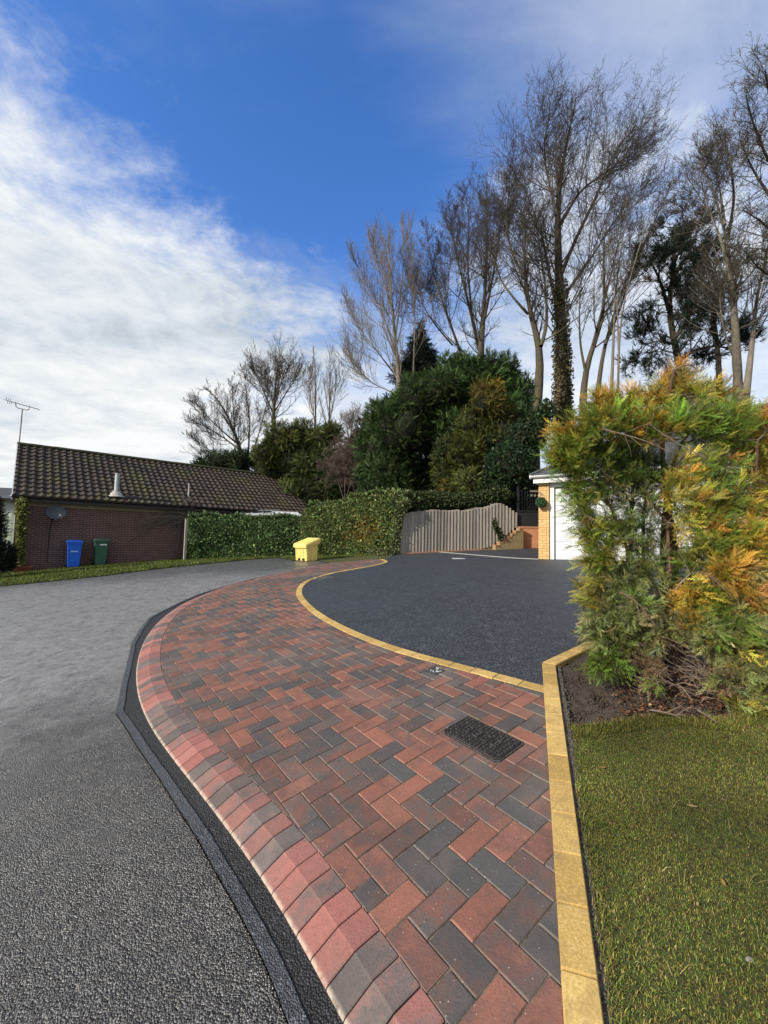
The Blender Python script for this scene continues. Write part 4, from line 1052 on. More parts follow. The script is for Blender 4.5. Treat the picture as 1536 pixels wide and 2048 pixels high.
def scatter(T, P, D, size, col, rg, flat=None):
    """copies of template shapes T at P growing along D; flat = preferred face normal"""
    N = len(P); D = unit(D); n0 = rg.normal(size=(N, 3)) if flat is None else flat + rg.normal(size=(N, 3)) * .55
    Y = unit(np.cross(n0, D)); Zx = np.cross(D, Y)
    which = rg.integers(0, len(T), N); VV = []; FF = []; CC = []; k = 0
    for i, (tv, tf) in enumerate(T):
        m = which == i; n = m.sum()
        if not n: continue
        s = size[m][:, None, None]
        v = P[m][:, None] + s * (tv[None, :, 0:1] * D[m][:, None] + tv[None, :, 1:2] * Y[m][:, None] + tv[None, :, 2:3] * Zx[m][:, None])
        VV.append(v.reshape(-1, 3)); FF.append((tf[None] + (np.arange(n) * len(tv))[:, None, None]).reshape(-1, tf.shape[1]) + k); k += n * len(tv)
        c = np.repeat(col[m][:, None], len(tv), 1); CC.append(c.reshape(-1, 3))
    return np.concatenate(VV), np.concatenate(FF), np.concatenate(CC)
def cjit(base, n, rg, v=.22, h=.08):
    base = np.asarray(base, float)
    return np.clip(base * np.exp(v * rg.normal(size=(n, 1))) * np.exp(h * rg.normal(size=(n, 3))), .002, .9)
def clump_pts(c, r, n, rg, lo=.55, hi=1.05):
    u = unit(rg.normal(size=(n, 3))); f = lo + (hi - lo) * rg.random((n, 1)) ** .6
    return c + u * f * r, u
def blob(c, r, rg, n=2):
    """lumpy dark heart of a dense crown"""
    import bmesh
    bm = bmesh.new(); bmesh.ops.create_icosphere(bm, subdivisions=n, radius=1)
    V = np.array([v.co[:] for v in bm.verts]); F = np.array([[v.index for v in f.verts] for f in bm.faces]); bm.free()
    return c + V * r * (1 + .12 * rg.normal(size=(len(V), 1))), F
def evergreen(name, label, clumps, mat, tmpl, size, dens, group=None, seed=3, cat='tree', upw=.35, heart=.72, trunkr=.16, lo=.6, droop=0.0, base=None, heartcol=(.012, .014, .007)):
    """clumps: list of (centre, radii, colour); one crown mesh of sprays round darker twig hearts, one trunk"""
    rg = np.random.default_rng(seed)
    cs = np.array([c for c, _, _ in clumps]); c0 = cs.mean(0) if base is None else np.asarray(base, float)
    z0 = float(Z(c0[0], c0[1])) - .15
    o = thing(name, label, cat, (c0[0], c0[1], z0), 0, group)
    VV = []; FF = []; CC = []; k = 0; HV = []; HF = []; hk = 0
    big = [(np.asarray(c, float), np.asarray(r, float) * np.ones(3), colr) for c, r, colr in clumps]; small = []
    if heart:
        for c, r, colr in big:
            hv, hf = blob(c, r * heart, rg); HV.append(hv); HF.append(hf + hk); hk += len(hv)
    for c, r, colr in big:
        if tmpl is COARSE:
            small.append((c, r * .8, np.asarray(colr) * .8))
            for _ in range(7):
                u_ = unit(rg.normal(size=3)); k_ = rg.uniform(.32, .52); small.append((c + u_ * r * (1.02 - k_ * .6), r * k_ * np.array([1, 1, 1.25]), np.asarray(colr) * math.exp(.22 * rg.normal())))
        else: small.append((c, r, colr))
    for c, r, colr in small:
        A = 4 * math.pi * ((r[0] * r[1]) ** 1.6 + (r[0] * r[2]) ** 1.6 + (r[1] * r[2]) ** 1.6) ** (1 / 1.6) / 3 ** (1 / 1.6)
        n = max(10, int(A * dens * (2.3 if tmpl is COARSE else 1.0))); P, u = clump_pts(c, r, n, rg, lo)
        D = u * .8 + np.array([0, 0, upw]) + rg.normal(size=(n, 3)) * .45; D[:, 2] -= droop
        v, f, cc = scatter(tmpl, P, D, size * (.62 if tmpl is COARSE else 1) * rg.uniform(.6, 1.3, n), cjit(colr, n, rg, .3), rg, u)
        VV.append(v); FF.append(f + k); CC.append(cc); k += len(v)
    link('crown', np.concatenate(VV), np.concatenate(FF), mat, o, True, col=np.concatenate(CC))
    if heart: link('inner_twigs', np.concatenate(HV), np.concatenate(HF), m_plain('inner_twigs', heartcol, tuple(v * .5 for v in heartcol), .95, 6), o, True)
    top = cs[:, 2].max(); TP = np.array([[c0[0], c0[1], z0], [c0[0], c0[1], z0 + (top - z0) * .5], [c0[0], c0[1], top]])[None]
    V, F = tubes(TP, np.array([[trunkr, trunkr * .7, trunkr * .2]]), 8); link('trunk', V, F, M_BARK, o, True)
    return o
def cl(px, py, d, rx, ry, colr, rz=None):
    """a clump centred on a picture position at distance d; rx, ry in picture pixels"""
    k = d / FPX; rr = rx * k
    return (deep(px, py, d), (rr, rz * k if rz else rr * .8, ry * k), colr)

# ------------------------------------------------------------------ bare trees behind
TG = 'bare winter trees behind the gardens'
bare_tree('tall_tree', 'tallest bare tree, ivy round its lower trunk and crown swept to the right', [
    ([(1126, 850), (1124, 700), (1118, 560), (1113, 430), (1120, 340), (1140, 260), (1152, 195)], .46, .05),
    ([(1122, 640), (1100, 560), (1085, 470), (1060, 400), (1020, 330)], .18, .03), ([(1118, 560), (1150, 480), (1190, 400), (1225, 310), (1272, 250)], .19, .03),
    ([(1120, 450), (1160, 380), (1225, 335), (1300, 280)], .15, .025), ([(1113, 430), (1090, 330), (1086, 280), (1100, 225)], .15, .025), ([(1122, 600), (1180, 520), (1230, 440), (1290, 360)], .14, .025)],
    22, M_BARK, M_TWIG, 17, 8, 6, 3, TG, .5, 11, limb_t=(.26, .98), ang=(50, 46, 44, 45), lenf=(.23, .50, .55, .6), up=(.75, .4, .35, .25), lean=(.10, 0, .05), rmin=.0075, lref=11.5)
bare_tree('forked_tree', 'bare tree with a thick forked trunk, just left of the tallest tree', [
    ([(1066, 880), (1076, 790), (1084, 700), (1075, 665), (1058, 630), (1050, 560), (1046, 470), (1052, 390)], .30, .03),
    ([(1082, 692), (1095, 650), (1092, 580), (1080, 500), (1070, 430)], .16, .025), ([(1056, 628), (1030, 600), (1000, 560), (985, 500), (1000, 420)], .11, .02), ([(1050, 560), (1020, 500), (1010, 420), (1030, 350)], .12, .02)],
    20, M_BARK, M_TWIG, 14, 8, 6, 3, TG, .4, 12, limb_t=(.36, .98), ang=(48, 46, 44, 45), lenf=(.21, .5, .55, .6), lref=8.5, rmin=.007)
bare_tree('lime_tree', 'bare tree with fanned upright limbs standing above the dark conifer', [
    ([(962, 820), (960, 720), (966, 640), (972, 560), (975, 450), (972, 350)], .28, .03), ([(958, 700), (945, 640), (925, 560), (905, 480), (898, 410)], .17, .025),
    ([(966, 650), (985, 560), (1000, 470), (1000, 400)], .16, .025), ([(930, 730), (905, 660), (880, 590), (860, 520), (852, 450)], .15, .02), ([(945, 640), (935, 540), (938, 440), (930, 370)], .13, .02), ([(905, 690), (870, 650), (845, 610), (832, 560)], .09, .02)],
    24, M_BARK, M_TWIG, 14, 8, 6, 3, TG, .5, 13, limb_t=(.2, .98), ang=(46, 45, 44, 45), lenf=(.21, .5, .55, .6), lref=9, rmin=.008)
bare_tree('birch_tree', 'slender pale grey bare tree with rising branches at the left of the tall group', [
    ([(800, 850), (797, 740), (785, 620), (778, 530), (776, 465)], .17, .018), ([(796, 720), (770, 640), (745, 590), (722, 545), (705, 510)], .09, .015), ([(798, 760), (760, 710), (720, 660), (690, 600)], .08, .014),
    ([(790, 680), (800, 600), (808, 520), (805, 440)], .09, .015), ([(785, 620), (760, 550), (748, 500), (745, 470)], .07, .013), ([(798, 790), (750, 770), (715, 740), (695, 700)], .06, .012), ([(826, 760), (830, 650), (826, 560), (815, 500)], .08, .014)],
    23, M_BIRCH, M_BIRCH, 13, 8, 5, 2, TG, .4, 14, limb_t=(.15, .98), ang=(30, 34, 36, 40), lenf=(.20, .5, .5, .5), up=(.8, .6, .5, .4), lref=8, wig=.07, rmin=.007)
bare_tree('round_tree', 'rounded bare tree with a clear trunk rising above the bungalow roof', [
    ([(547, 900), (547, 840), (549, 790), (553, 740), (557, 722)], .26, .03), ([(548, 830), (530, 790), (512, 750), (502, 735)], .12, .02), ([(548, 825), (570, 790), (590, 760), (598, 742)], .12, .02), ([(549, 800), (565, 760), (575, 735)], .09, .02), ([(547, 810), (535, 770), (530, 740)], .09, .02)],
    34, M_BARK, M_TWIG, 11, 7, 5, 3, TG, .8, 15, limb_t=(.2, .98), lenf=(.36, .5, .5, .5), lref=5.5, rmin=.010)
bare_tree('leaning_tree', 'wide low bare tree leaning left over the bungalow ridge', [
    ([(490, 940), (478, 890), (455, 830), (430, 790), (408, 775)], .2, .03), ([(486, 930), (470, 870), (465, 800), (462, 760)], .14, .02), ([(480, 900), (440, 870), (405, 850), (380, 840)], .13, .02), ([(495, 930), (500, 850), (492, 780), (488, 745)], .14, .02), ([(478, 890), (430, 850), (400, 815), (384, 800)], .1, .02), ([(470, 920), (430, 905), (400, 890), (382, 870)], .08, .02), ([(498, 930), (520, 860), (535, 800), (545, 760)], .11, .02)],
    31, M_BARK, M_TWIG, 14, 7, 5, 2, TG, .8, 16, limb_t=(.2, .98), lenf=(.22, .5, .5, .5), lref=5.5, rmin=.009)
for i, (x, lab, sd) in enumerate(((630, 'thin young bare poplar above the olive conifer, left of its twin', 17), (658, 'thin young bare poplar above the olive conifer, right of its twin', 18))):
    bare_tree('young_poplar', lab, [([(x, 890), (x + 1, 820), (x + 2, 760), (x + (2 if i else -3), 706)], .10, .015), ([(x, 850), (x + (12 if i else -10), 790), (x + (16 if i else -13), 735)], .06, .012)], 29, M_TAN, M_TAN, 9, 6, 4, None, 'young poplars', .3, sd, limb_t=(.1, .98), ang=(26, 30, 34, 40), lenf=(.25, .5, .5, .5), up=(.9, .6, .5, .4), lref=5.0, wig=.05, rmin=.008)
bare_tree('slim_tree', 'slim dark bare tree right of the tallest trunk, with its stems bent right', [
    ([(1166, 800), (1170, 740), (1185, 690), (1205, 650), (1210, 580), (1205, 500), (1215, 430)], .16, .02), ([(1196, 780), (1206, 700), (1225, 640), (1250, 560), (1290, 480), (1330, 400)], .17, .02), ([(1210, 690), (1240, 620), (1265, 540), (1310, 440), (1345, 360)], .11, .02), ([(1170, 740), (1160, 690), (1158, 620), (1165, 540)], .10, .02), ([(1185, 690), (1220, 560), (1240, 470), (1255, 400)], .09, .02)],
    19, M_BARK, M_TWIG, 10, 7, 5, 3, TG, .4, 19, limb_t=(.25, .98), lenf=(.2, .5, .5, .5), lean=(.22, 0, .1), lref=7.5, rmin=.006)
bare_tree('twin_tree', 'pair of thin pale bare stems beside the slim dark tree', [
    ([(1222, 800), (1226, 700), (1230, 600), (1240, 500), (1262, 400)], .08, .015), ([(1236, 800), (1237, 700), (1243, 620), (1270, 520), (1310, 400)], .09, .015), ([(1237, 700), (1235, 620), (1225, 540), (1218, 470)], .06, .014)],
    18, M_PALE, M_TWIG, 9, 6, 4, 2, TG, .3, 20, limb_t=(.35, .98), lenf=(.18, .5, .5, .5), lean=(.2, 0, .1), lref=7, rmin=.0055)
bare_tree('pale_tree', 'pale barked bare tree with twin trunks above the right of the golden conifer', [
    ([(1480, 860), (1476, 760), (1470, 650), (1462, 540), (1450, 450), (1420, 360), (1395, 310)], .20, .03), ([(1492, 790), (1504, 690), (1512, 600), (1530, 520), (1548, 440)], .19, .03), ([(1462, 560), (1440, 470), (1410, 410), (1372, 350)], .10, .02), ([(1455, 480), (1470, 400), (1462, 330), (1450, 275)], .1, .02), ([(1476, 730), (1455, 690), (1440, 620), (1440, 540)], .07, .02), ([(1450, 450), (1440, 380), (1420, 300)], .08, .02)],
    15, M_PALE, M_TWIG, 12, 8, 6, 3, TG, .4, 21, limb_t=(.32, .98), ang=(48, 46, 44, 45), lenf=(.21, .5, .55, .6), lref=6.5, rmin=.0055)
bare_tree('gnarled_tree', 'knobbly dark bare crown reaching in from the right edge, high up', [
    ([(1640, 800), (1610, 620), (1590, 480), (1575, 380), (1550, 260), (1530, 140)], .3, .03), ([(1600, 540), (1560, 480), (1520, 440), (1485, 420)], .13, .025), ([(1588, 470), (1545, 400), (1505, 340), (1480, 280)], .13, .025), ([(1575, 380), (1530, 310), (1500, 230), (1492, 190)], .11, .025), ([(1550, 260), (1560, 160), (1550, 100)], .1, .02), ([(1600, 560), (1550, 560), (1510, 530), (1490, 500)], .09, .02)],
    13, M_BARK, M_BARK, 10, 7, 5, 3, TG, .5, 22, limb_t=(.3, .98), ang=(50, 52, 50, 48), lenf=(.24, .5, .5, .5), up=(.4, .3, .3, .3), wig=.22, lref=5.0, rmin=.0055)
bare_tree('scrub_tree', 'small fuzzy bare thicket low beside the tall conifer', [([(705, 905), (704, 860), (702, 825)], .06, .012), ([(706, 900), (712, 850), (716, 820)], .05, .012), ([(703, 900), (694, 860), (690, 835)], .05, .012)], 26, M_TAN, M_TAN, 10, 6, 4, None, None, .3, 23, limb_t=(.2, .98), lenf=(.4, .5, .5, .5), lref=2.4, rmin=.007)

# pine: bent dark trunk, twigs with needle tufts in plates with sky between
def pine():
    rg = np.random.default_rng(31); d = 19; 
    stems = [([(1362, 800), (1358, 720), (1345, 670), (1335, 610), (1345, 560), (1352, 500), (1350, 450)], .2, .05), ([(1348, 680), (1375, 640), (1392, 600), (1420, 570)], .1, .03), ([(1337, 620), (1320, 560), (1300, 520)], .09, .03), ([(1358, 720), (1390, 700), (1430, 690), (1470, 700)], .1, .03), ([(1345, 560), (1380, 500), (1400, 450)], .09, .03), ([(1352, 690), (1320, 680), (1290, 690)], .07, .02), ([(1440, 800), (1436, 700), (1425, 620), (1430, 540)], .13, .04)]
    tp = np.array([resamp(poly_px(s[0], d, .5), 14) for s in stems]); tr = np.array([np.linspace(s[1], s[2], 14) for s in stems])
    b0 = tp[0, 0]; o = thing('pine_tree', 'dark pine with a crooked trunk and open needle clumps behind the golden conifer', 'tree', (b0[0], b0[1], float(Z(b0[0], b0[1])) - .2), 0)
    ext = np.array([[[b0[0], b0[1], float(Z(b0[0], b0[1])) - .2], b0]]); L, R = sprout(tp, tr, 13, .3, 1, 62, .28, .5, 6, .25, .12, rg, .4, .02, None, 6.5)
    L2, R2 = sprout(L, R, 6, .3, 1, 45, .45, .6, 4, .3, .12, rg, .3, .012)
    V, F = merge([tubes(tp, tr, 8), tubes(ext, np.array([[.28, .2]]), 8), tubes(L, R, 5), tubes(L2, R2, 3)]); link('trunk', V, F, M_BARK, o, True, smooth=True)
    tips = np.concatenate([L2[:, -1], L2[:, 2], L2[:, 3] + rg.normal(size=(len(L2), 3)) * .12, L[:, -1], L2[:, -1] + rg.normal(size=(len(L2), 3)) * .2])
    D = np.concatenate([L2[:, -1] - L2[:, -2]] * 2 + [L2[:, -1] - L2[:, 0], L[:, -1] - L[:, -2], L2[:, -1] - L2[:, -3]]); n = len(tips)
    v, f, c = scatter(TUFT, tips, unit(D) + np.array([0, 0, .5]), rg.uniform(.22, .42, n), cjit((.017, .028, .018), n, rg, .3), rg)
    link('crown', v, f, M_LEAF, o, True, col=c)
pine()

# ------------------------------------------------------------------ evergreens
DK = (.042, .074, .022); DK2 = (.030, .056, .019); OL = (.078, .090, .026); OL2 = (.052, .068, .021); GD = (.155, .118, .022); BR = (.10, .068, .045)
rgx = np.random.default_rng(5)
L_ = []
for (x, y, rx, ry, c) in [(960, 790, 75, 60, DK), (1010, 745, 35, 40, DK), (935, 740, 40, 40, DK), (880, 770, 60, 45, DK), (830, 790, 45, 45, DK), (985, 720, 30, 25, DK), (1040, 800, 30, 50, DK2), (1030, 860, 40, 60, DK2), (800, 860, 65, 60, DK), (760, 900, 45, 60, DK), (870, 860, 75, 70, DK), (950, 870, 80, 70, DK), (790, 950, 60, 55, DK), (870, 950, 80, 50, DK2), (745, 960, 30, 40, DK), (960, 950, 70, 50, DK2), (770, 835, 35, 35, DK), (1010, 790, 40, 50, DK), (905, 720, 25, 25, DK), (770, 1015, 60, 45, DK2), (840, 1015, 60, 45, DK2), (910, 1018, 70, 45, DK2), (985, 1015, 60, 45, DK2)]:
    L_.append(cl(x, y + (14 if y < 800 else 4), 21 + rgx.uniform(-1, 1), rx * .97, ry, c))
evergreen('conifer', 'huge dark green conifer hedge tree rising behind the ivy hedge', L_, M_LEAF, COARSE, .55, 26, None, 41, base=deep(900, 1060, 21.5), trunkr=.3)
L_ = [cl(x, y, 18.6 + rgx.uniform(-.4, .4), rx, ry, c) for (x, y, rx, ry, c) in [(975, 805, 30, 30, (.10, .088, .022)), (995, 840, 38, 40, (.06, .062, .014)), (945, 850, 30, 35, OL), (930, 910, 40, 45, (.06, .064, .015)), (985, 900, 50, 50, OL2), (900, 950, 38, 40, OL), (950, 965, 50, 40, OL), (905, 985, 40, 22, (.13, .11, .025)), (1010, 880, 28, 45, OL2), (960, 780, 16, 18, (.11, .09, .02)), (890, 900, 20, 30, OL2), (985, 785, 20, 20, GD)]]
evergreen('golden_cypress', 'olive gold cypress in front of the huge dark conifer', L_, M_LEAF, COARSE, .42, 38, None, 42, base=deep(950, 1050, 18.6), trunkr=.14)
L_ = [cl(x, y, 26 + rgx.uniform(-.8, .8), rx, ry, c) for (x, y, rx, ry, c) in [(560, 885, 40, 30, OL), (610, 880, 40, 30, OL), (655, 875, 35, 22, OL), (530, 910, 28, 25, OL), (585, 930, 60, 45, OL2), (640, 930, 55, 45, OL2), (545, 950, 40, 30, OL2), (620, 985, 60, 35, OL2), (680, 960, 50, 50, DK2), (660, 1000, 70, 30, DK2), (590, 860, 16, 12, OL), (665, 862, 14, 12, OL)]]
evergreen('olive_conifer', 'broad olive green conifer behind the right end of the bungalow roof', L_, M_LEAF, COARSE, .55, 26, None, 43, base=deep(610, 1060, 26), trunkr=.25)
L_ = [cl(x, y, 29 + rgx.uniform(-.5, .5), rx, ry, DK2) for (x, y, rx, ry) in [(440, 925, 40, 22), (480, 925, 30, 28), (405, 935, 25, 15), (520, 925, 25, 20)]]
evergreen('yew', 'low dark yew mass just above the bungalow ridge under the leaning bare tree', L_, M_LEAF, COARSE, .5, 22, None, 44, base=deep(460, 1040, 29))
L_ = [cl(x, y, 27 + rgx.uniform(-.5, .5), rx, ry, c) for (x, y, rx, ry, c) in [(735, 860, 22, 30, DK2), (715, 900, 25, 30, DK2), (750, 845, 15, 20, DK2), (725, 945, 35, 40, DK2)]]
evergreen('holly', 'ragged dark evergreen squeezed between the olive conifer and the huge conifer', L_, M_LEAF, LEAF, .28, 55, None, 45, base=deep(728, 1040, 27))
L_ = []
for i in range(9):
    y = 655 + i * 13; w = 5 + i * 6.5
    L_.append(cl(838 + rgx.uniform(-3, 3), y, 27, w, 11, (.014, .026, .016)))
evergreen('spruce', 'small dark pointed spruce between the pale birch and the fanned tree', L_, M_LEAF, COARSE, .5, 30, None, 46, base=deep(838, 1040, 27), upw=.0, heart=.45, droop=.25, lo=.3)
L_ = [cl(x, y, 17.4 + rgx.uniform(-.3, .3), rx, ry, c) for (x, y, rx, ry, c) in [(1020, 930, 50, 45, (.024, .048, .02)), (1050, 880, 35, 40, (.024, .046, .019)), (1000, 975, 45, 35, (.027, .054, .02)), (1045, 965, 30, 45, (.021, .042, .018)), (1030, 1005, 22, 28, (.027, .05, .021)), (1075, 860, 22, 40, DK2), (1090, 830, 20, 30, DK2), (1012, 1040, 34, 34, DK2), (1040, 1035, 26, 30, DK2)]]
evergreen('laurel', 'dark glossy evergreen shrub overhanging the end of the fence and gate', L_, M_GLOSS, IVYL, .12, 190, None, 47, base=deep(1035, 1060, 17.6), cat='shrub', trunkr=.07)
# brown twiggy shrub in front of the olive conifer
bare_tree('brown_shrub', 'fuzzy pinkish brown leafless shrub against the olive conifer', [([(690, 1010), (690, 950), (685, 900), (670, 880)], .06, .012), ([(692, 1000), (705, 950), (712, 910)], .05, .012), ([(688, 1000), (672, 950), (660, 915)], .05, .012), ([(690, 960), (700, 920), (695, 885)], .04, .01)], 24, m_bark('pink_twig', (.135, .10, .08), (.08, .06, .05)), m_bark('pink_twig2', (.15, .11, .088), (.09, .066, .055)), 14, 8, 5, 3, None, .4, 24, limb_t=(.25, .98), ang=(50, 50, 50, 50), up=(.1, -.2, -.4, -.5), lenf=(.4, .5, .5, .5), wig=.2, lref=2.6, rmin=.007, cat='shrub')

# ivy on the trunk of the tallest tree
def ivy_on(name, label, P, R, n, size, cols, seed, cat='ivy', spread=.12):
    rg = np.random.default_rng(seed); P = np.asarray(P, float); t = rg.random(n) ** 1.5 * (len(P) - 1); i = np.clip(t.astype(int), 0, len(P) - 2); f = (t - i)[:, None]
    p = P[i] * (1 - f) + P[i + 1] * f; a = rg.random(n) * 2 * np.pi; u = np.stack([np.cos(a), np.sin(a), 0 * a], 1)
    rr = np.interp(t, np.arange(len(P)), R) + np.abs(rg.normal(size=n)) * spread
    base = P[0]; o = thing(name, label, cat, tuple(base), 0)
    v, f_, c = scatter(IVYL, p + u * rr[:, None], u * .4 + np.array([0, 0, -.6]) + rg.normal(size=(n, 3)) * .4, size * rg.uniform(.6, 1.3, n), cjit(cols, n, rg, .3), rg, u)
    link('leaves', v, f_, M_GLOSS, o, True, col=c)
    st = []
    for k in range(5):
        aa = k * 1.3; st.append(np.array([P[j] + (np.array([math.cos(aa + j * .5), math.sin(aa + j * .5), 0])) * (np.interp(j, np.arange(len(P)), R) + .01) for j in range(len(P))]))
    V, F = tubes(np.array(st), np.full((5, len(P)), .014), 4); link('stem', V, F, M_BARK, o, True)
    return o
TP = poly_px([(1126, 860), (1125, 780), (1124, 700), (1121, 620), (1118, 560)], 22)
TP = resamp(TP, 9)
ivy_on('trunk_ivy', 'brownish ivy wrapped round the lower trunk of the tallest bare tree', TP, np.linspace(.40, .28, 9), 3400, .12, (.125, .105, .048), 51, spread=.08)

# ------------------------------------------------------------------ hedges
def hedge(name, label, line, thick, n, leaf, cols, seed, golden=None, cat='hedge', front=True, pale=None, rough=.06):
    """line: list of (xy, z base, z top); leaves over the front, top and ends of a dense box hedge that follows it"""
    rg = np.random.default_rng(seed); P = np.array([l[0] for l in line]); zb = np.array([l[1] for l in line]); zt = np.array([l[2] for l in line])
    s = np.r_[0, np.cumsum(np.linalg.norm(np.diff(P, axis=0), axis=1))]; T = np.gradient(P, axis=0); T = unit(T); Nn = np.stack([T[:, 1], -T[:, 0]], 1)
    o = thing(name, label, cat, (*P[0], zb[0]), 0)
    def at_s(q): return np.stack([np.interp(q, s, P[:, i]) for i in range(2)], 1), np.interp(q, s, zb), np.interp(q, s, zt), unit(np.stack([np.interp(q, s, Nn[:, i]) for i in range(2)], 1))
    q = rg.random(n) * s[-1]; p, b_, t_, nn = at_s(q); ht = t_ - b_
    per = ht + thick * .75; w = rg.random(n) * per; fr = w < ht
    z = np.where(fr, b_ + w, t_); dpt = np.where(fr, 0, w - ht)
    rnd = np.clip((.18 - (t_ - z)) / .18, 0, 1) * .14 * fr                      # rounded shoulder
    bul = rough * (np.sin(q * 2.1 + 1.3 * np.sin(z * 2.7)) + .6 * np.sin(q * 5.3 + z * 4.1)) 
    pos = p + nn * (bul - dpt - rnd - np.abs(rg.normal(size=n)) * .03)[:, None]
    zz = z + np.where(fr, 0, bul * .7 + .04 * np.sin(q * 3.3) + rg.random(n) * .06)
    stray = (rg.random(n) < .05) * rg.random(n) * .16; pos = pos + nn * (stray * fr)[:, None]; zz = zz + stray * ~fr
    out = np.where(fr[:, None], np.c_[nn, .35 * np.ones(n)], np.c_[nn * .3, np.ones(n)])
    D = np.c_[rg.normal(size=(n, 2)) * .7, rg.normal(size=n) * .6 + .15] + out * .35
    c = cjit(cols, n, rg, .42, .1)
    if golden: 
        g = np.exp(-(((q / s[-1] - golden[0]) / golden[1]) ** 2 + ((z - b_ - golden[2] * ht) / (golden[3] * ht)) ** 2)); m_ = rg.random(n) < g; c[m_] = cjit(golden[4], m_.sum(), rg, .3)
    if pale:
        m_ = rg.random(n) < pale[0]; c[m_] = cjit(pale[1], m_.sum(), rg, .25)
    v, f, cc = scatter(LEAF, np.c_[pos, zz], D, leaf * rg.uniform(.6, 1.35, n), c, rg, out)
    link('leaves', v, f, M_GLOSS, o, True, col=cc)
    K = 24; qs = np.linspace(0.03, s[-1] - .03, K); p, b_, t_, nn = at_s(qs); rings = []
    for i in range(K):
        f0 = p[i] - nn[i] * .17; b0 = p[i] - nn[i] * (thick - .05)
        rings.append([(*f0, b_[i] - .2), (*(f0), t_[i] - .17), (*(f0 - nn[i] * .12), t_[i] - .06), (*(b0 + nn[i] * .1), t_[i] - .06), (*b0, t_[i] - .2), (*b0, b_[i] - .2)])
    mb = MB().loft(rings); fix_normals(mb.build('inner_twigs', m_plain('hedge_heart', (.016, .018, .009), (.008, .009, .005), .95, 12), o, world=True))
    return o
HG = (.085, .135, .05)
def hp(px, pyb, pyt, d):
    q = deep(px, 1080, d)[:2]; return (q, zpx(px, pyb, d), zpx(px, pyt, d))
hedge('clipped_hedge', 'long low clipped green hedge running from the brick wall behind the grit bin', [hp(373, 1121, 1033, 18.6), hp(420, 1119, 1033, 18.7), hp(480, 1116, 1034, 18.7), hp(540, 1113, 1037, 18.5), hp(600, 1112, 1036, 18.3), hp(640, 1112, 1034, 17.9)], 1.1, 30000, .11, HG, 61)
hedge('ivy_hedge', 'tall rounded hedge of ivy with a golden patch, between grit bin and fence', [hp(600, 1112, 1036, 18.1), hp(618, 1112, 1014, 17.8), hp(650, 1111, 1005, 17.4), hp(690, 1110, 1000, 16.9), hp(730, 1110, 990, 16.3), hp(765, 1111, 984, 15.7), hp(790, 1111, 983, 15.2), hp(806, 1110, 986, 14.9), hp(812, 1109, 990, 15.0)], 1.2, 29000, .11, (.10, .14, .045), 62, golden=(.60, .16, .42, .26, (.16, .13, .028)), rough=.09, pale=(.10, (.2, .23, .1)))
# ivy that spills over the top of the fence, pale variegated ivy at its left end, climbers on the boards
def spill(name, label, line, n, leaf, cols, seed, cat='ivy'):
    rg = np.random.default_rng(seed); L = np.array([np.r_[deep(x, y, d), r] for x, y, d, r in line]); t = rg.random(n) * (len(L) - 1); i = np.clip(t.astype(int), 0, len(L) - 2); f = (t - i)[:, None]
    c = L[i] * (1 - f) + L[i + 1] * f; u = unit(rg.normal(size=(n, 3))); pos = c[:, :3] + u * (c[:, 3:4] * (.6 + .5 * rg.random((n, 1)))) * np.array([1, .7, 1])
    o = thing(name, label, cat, tuple(L[0, :3]), 0)
    v, f_, cc = scatter(IVYL, pos, u + rg.normal(size=(n, 3)) * .5 + np.array([0, 0, -.3]), leaf * rg.uniform(.6, 1.3, n), cjit(cols, n, rg, .33), rg, u)
    link('leaves', v, f_, M_GLOSS, o, True, col=cc)
    HV, HF = tubes(L[None, :, :3], L[None, :, 3] * .55, 7); link('inner_twigs', HV, HF, m_plain('ivy_heart', (.016, .017, .009), (.008, .009, .005), .95, 12), o, True)
    return o
spill('fence_ivy', 'dark ivy bank spilling over the top of the board fence', [(795, 1003, 15.2, .26), (830, 1000, 15.5, .32), (870, 1000, 15.8, .33), (910, 1003, 16.0, .30), (950, 1000, 16.2, .26), (985, 992, 16.4, .24), (1010, 990, 16.6, .26)], 9500, .085, (.05, .072, .026), 63)
spill('pale_ivy', 'pale variegated ivy growing up the left end of the board fence', [(788, 1104, 14.6, .16), (792, 1085, 14.65, .13), (794, 1060, 14.7, .12), (797, 1035, 14.7, .14), (802, 1014, 14.7, .18), (815, 1006, 14.8, .16)], 3000, .08, (.125, .145, .062), 64)
spill('ground_ivy', 'pale ivy creeping on the ground at the foot of the tall hedge', [(745, 1106, 15.3, .14), (765, 1107, 14.9, .17), (785, 1106, 14.55, .16)], 1500, .08, (.13, .145, .065), 65)
spill('fence_creeper', 'thin green creeper on the boards near the stepped wall', [(988, 1040, 15.75, .07), (992, 1055, 15.8, .09), (1000, 1068, 15.85, .09), (1003, 1078, 15.85, .07)], 420, .075, (.045, .062, .024), 66)
spill('corner_ivy', 'bright variegated ivy column covering the left corner of the bungalow', [(41, 1128, 15.05, .06), (41, 1100, 15.05, .10), (42, 1070, 15.05, .12), (43, 1045, 15.05, .13), (44, 1018, 15.05, .17), (45, 1004, 15.05, .16)], 2600, .085, (.17, .175, .05), 67)
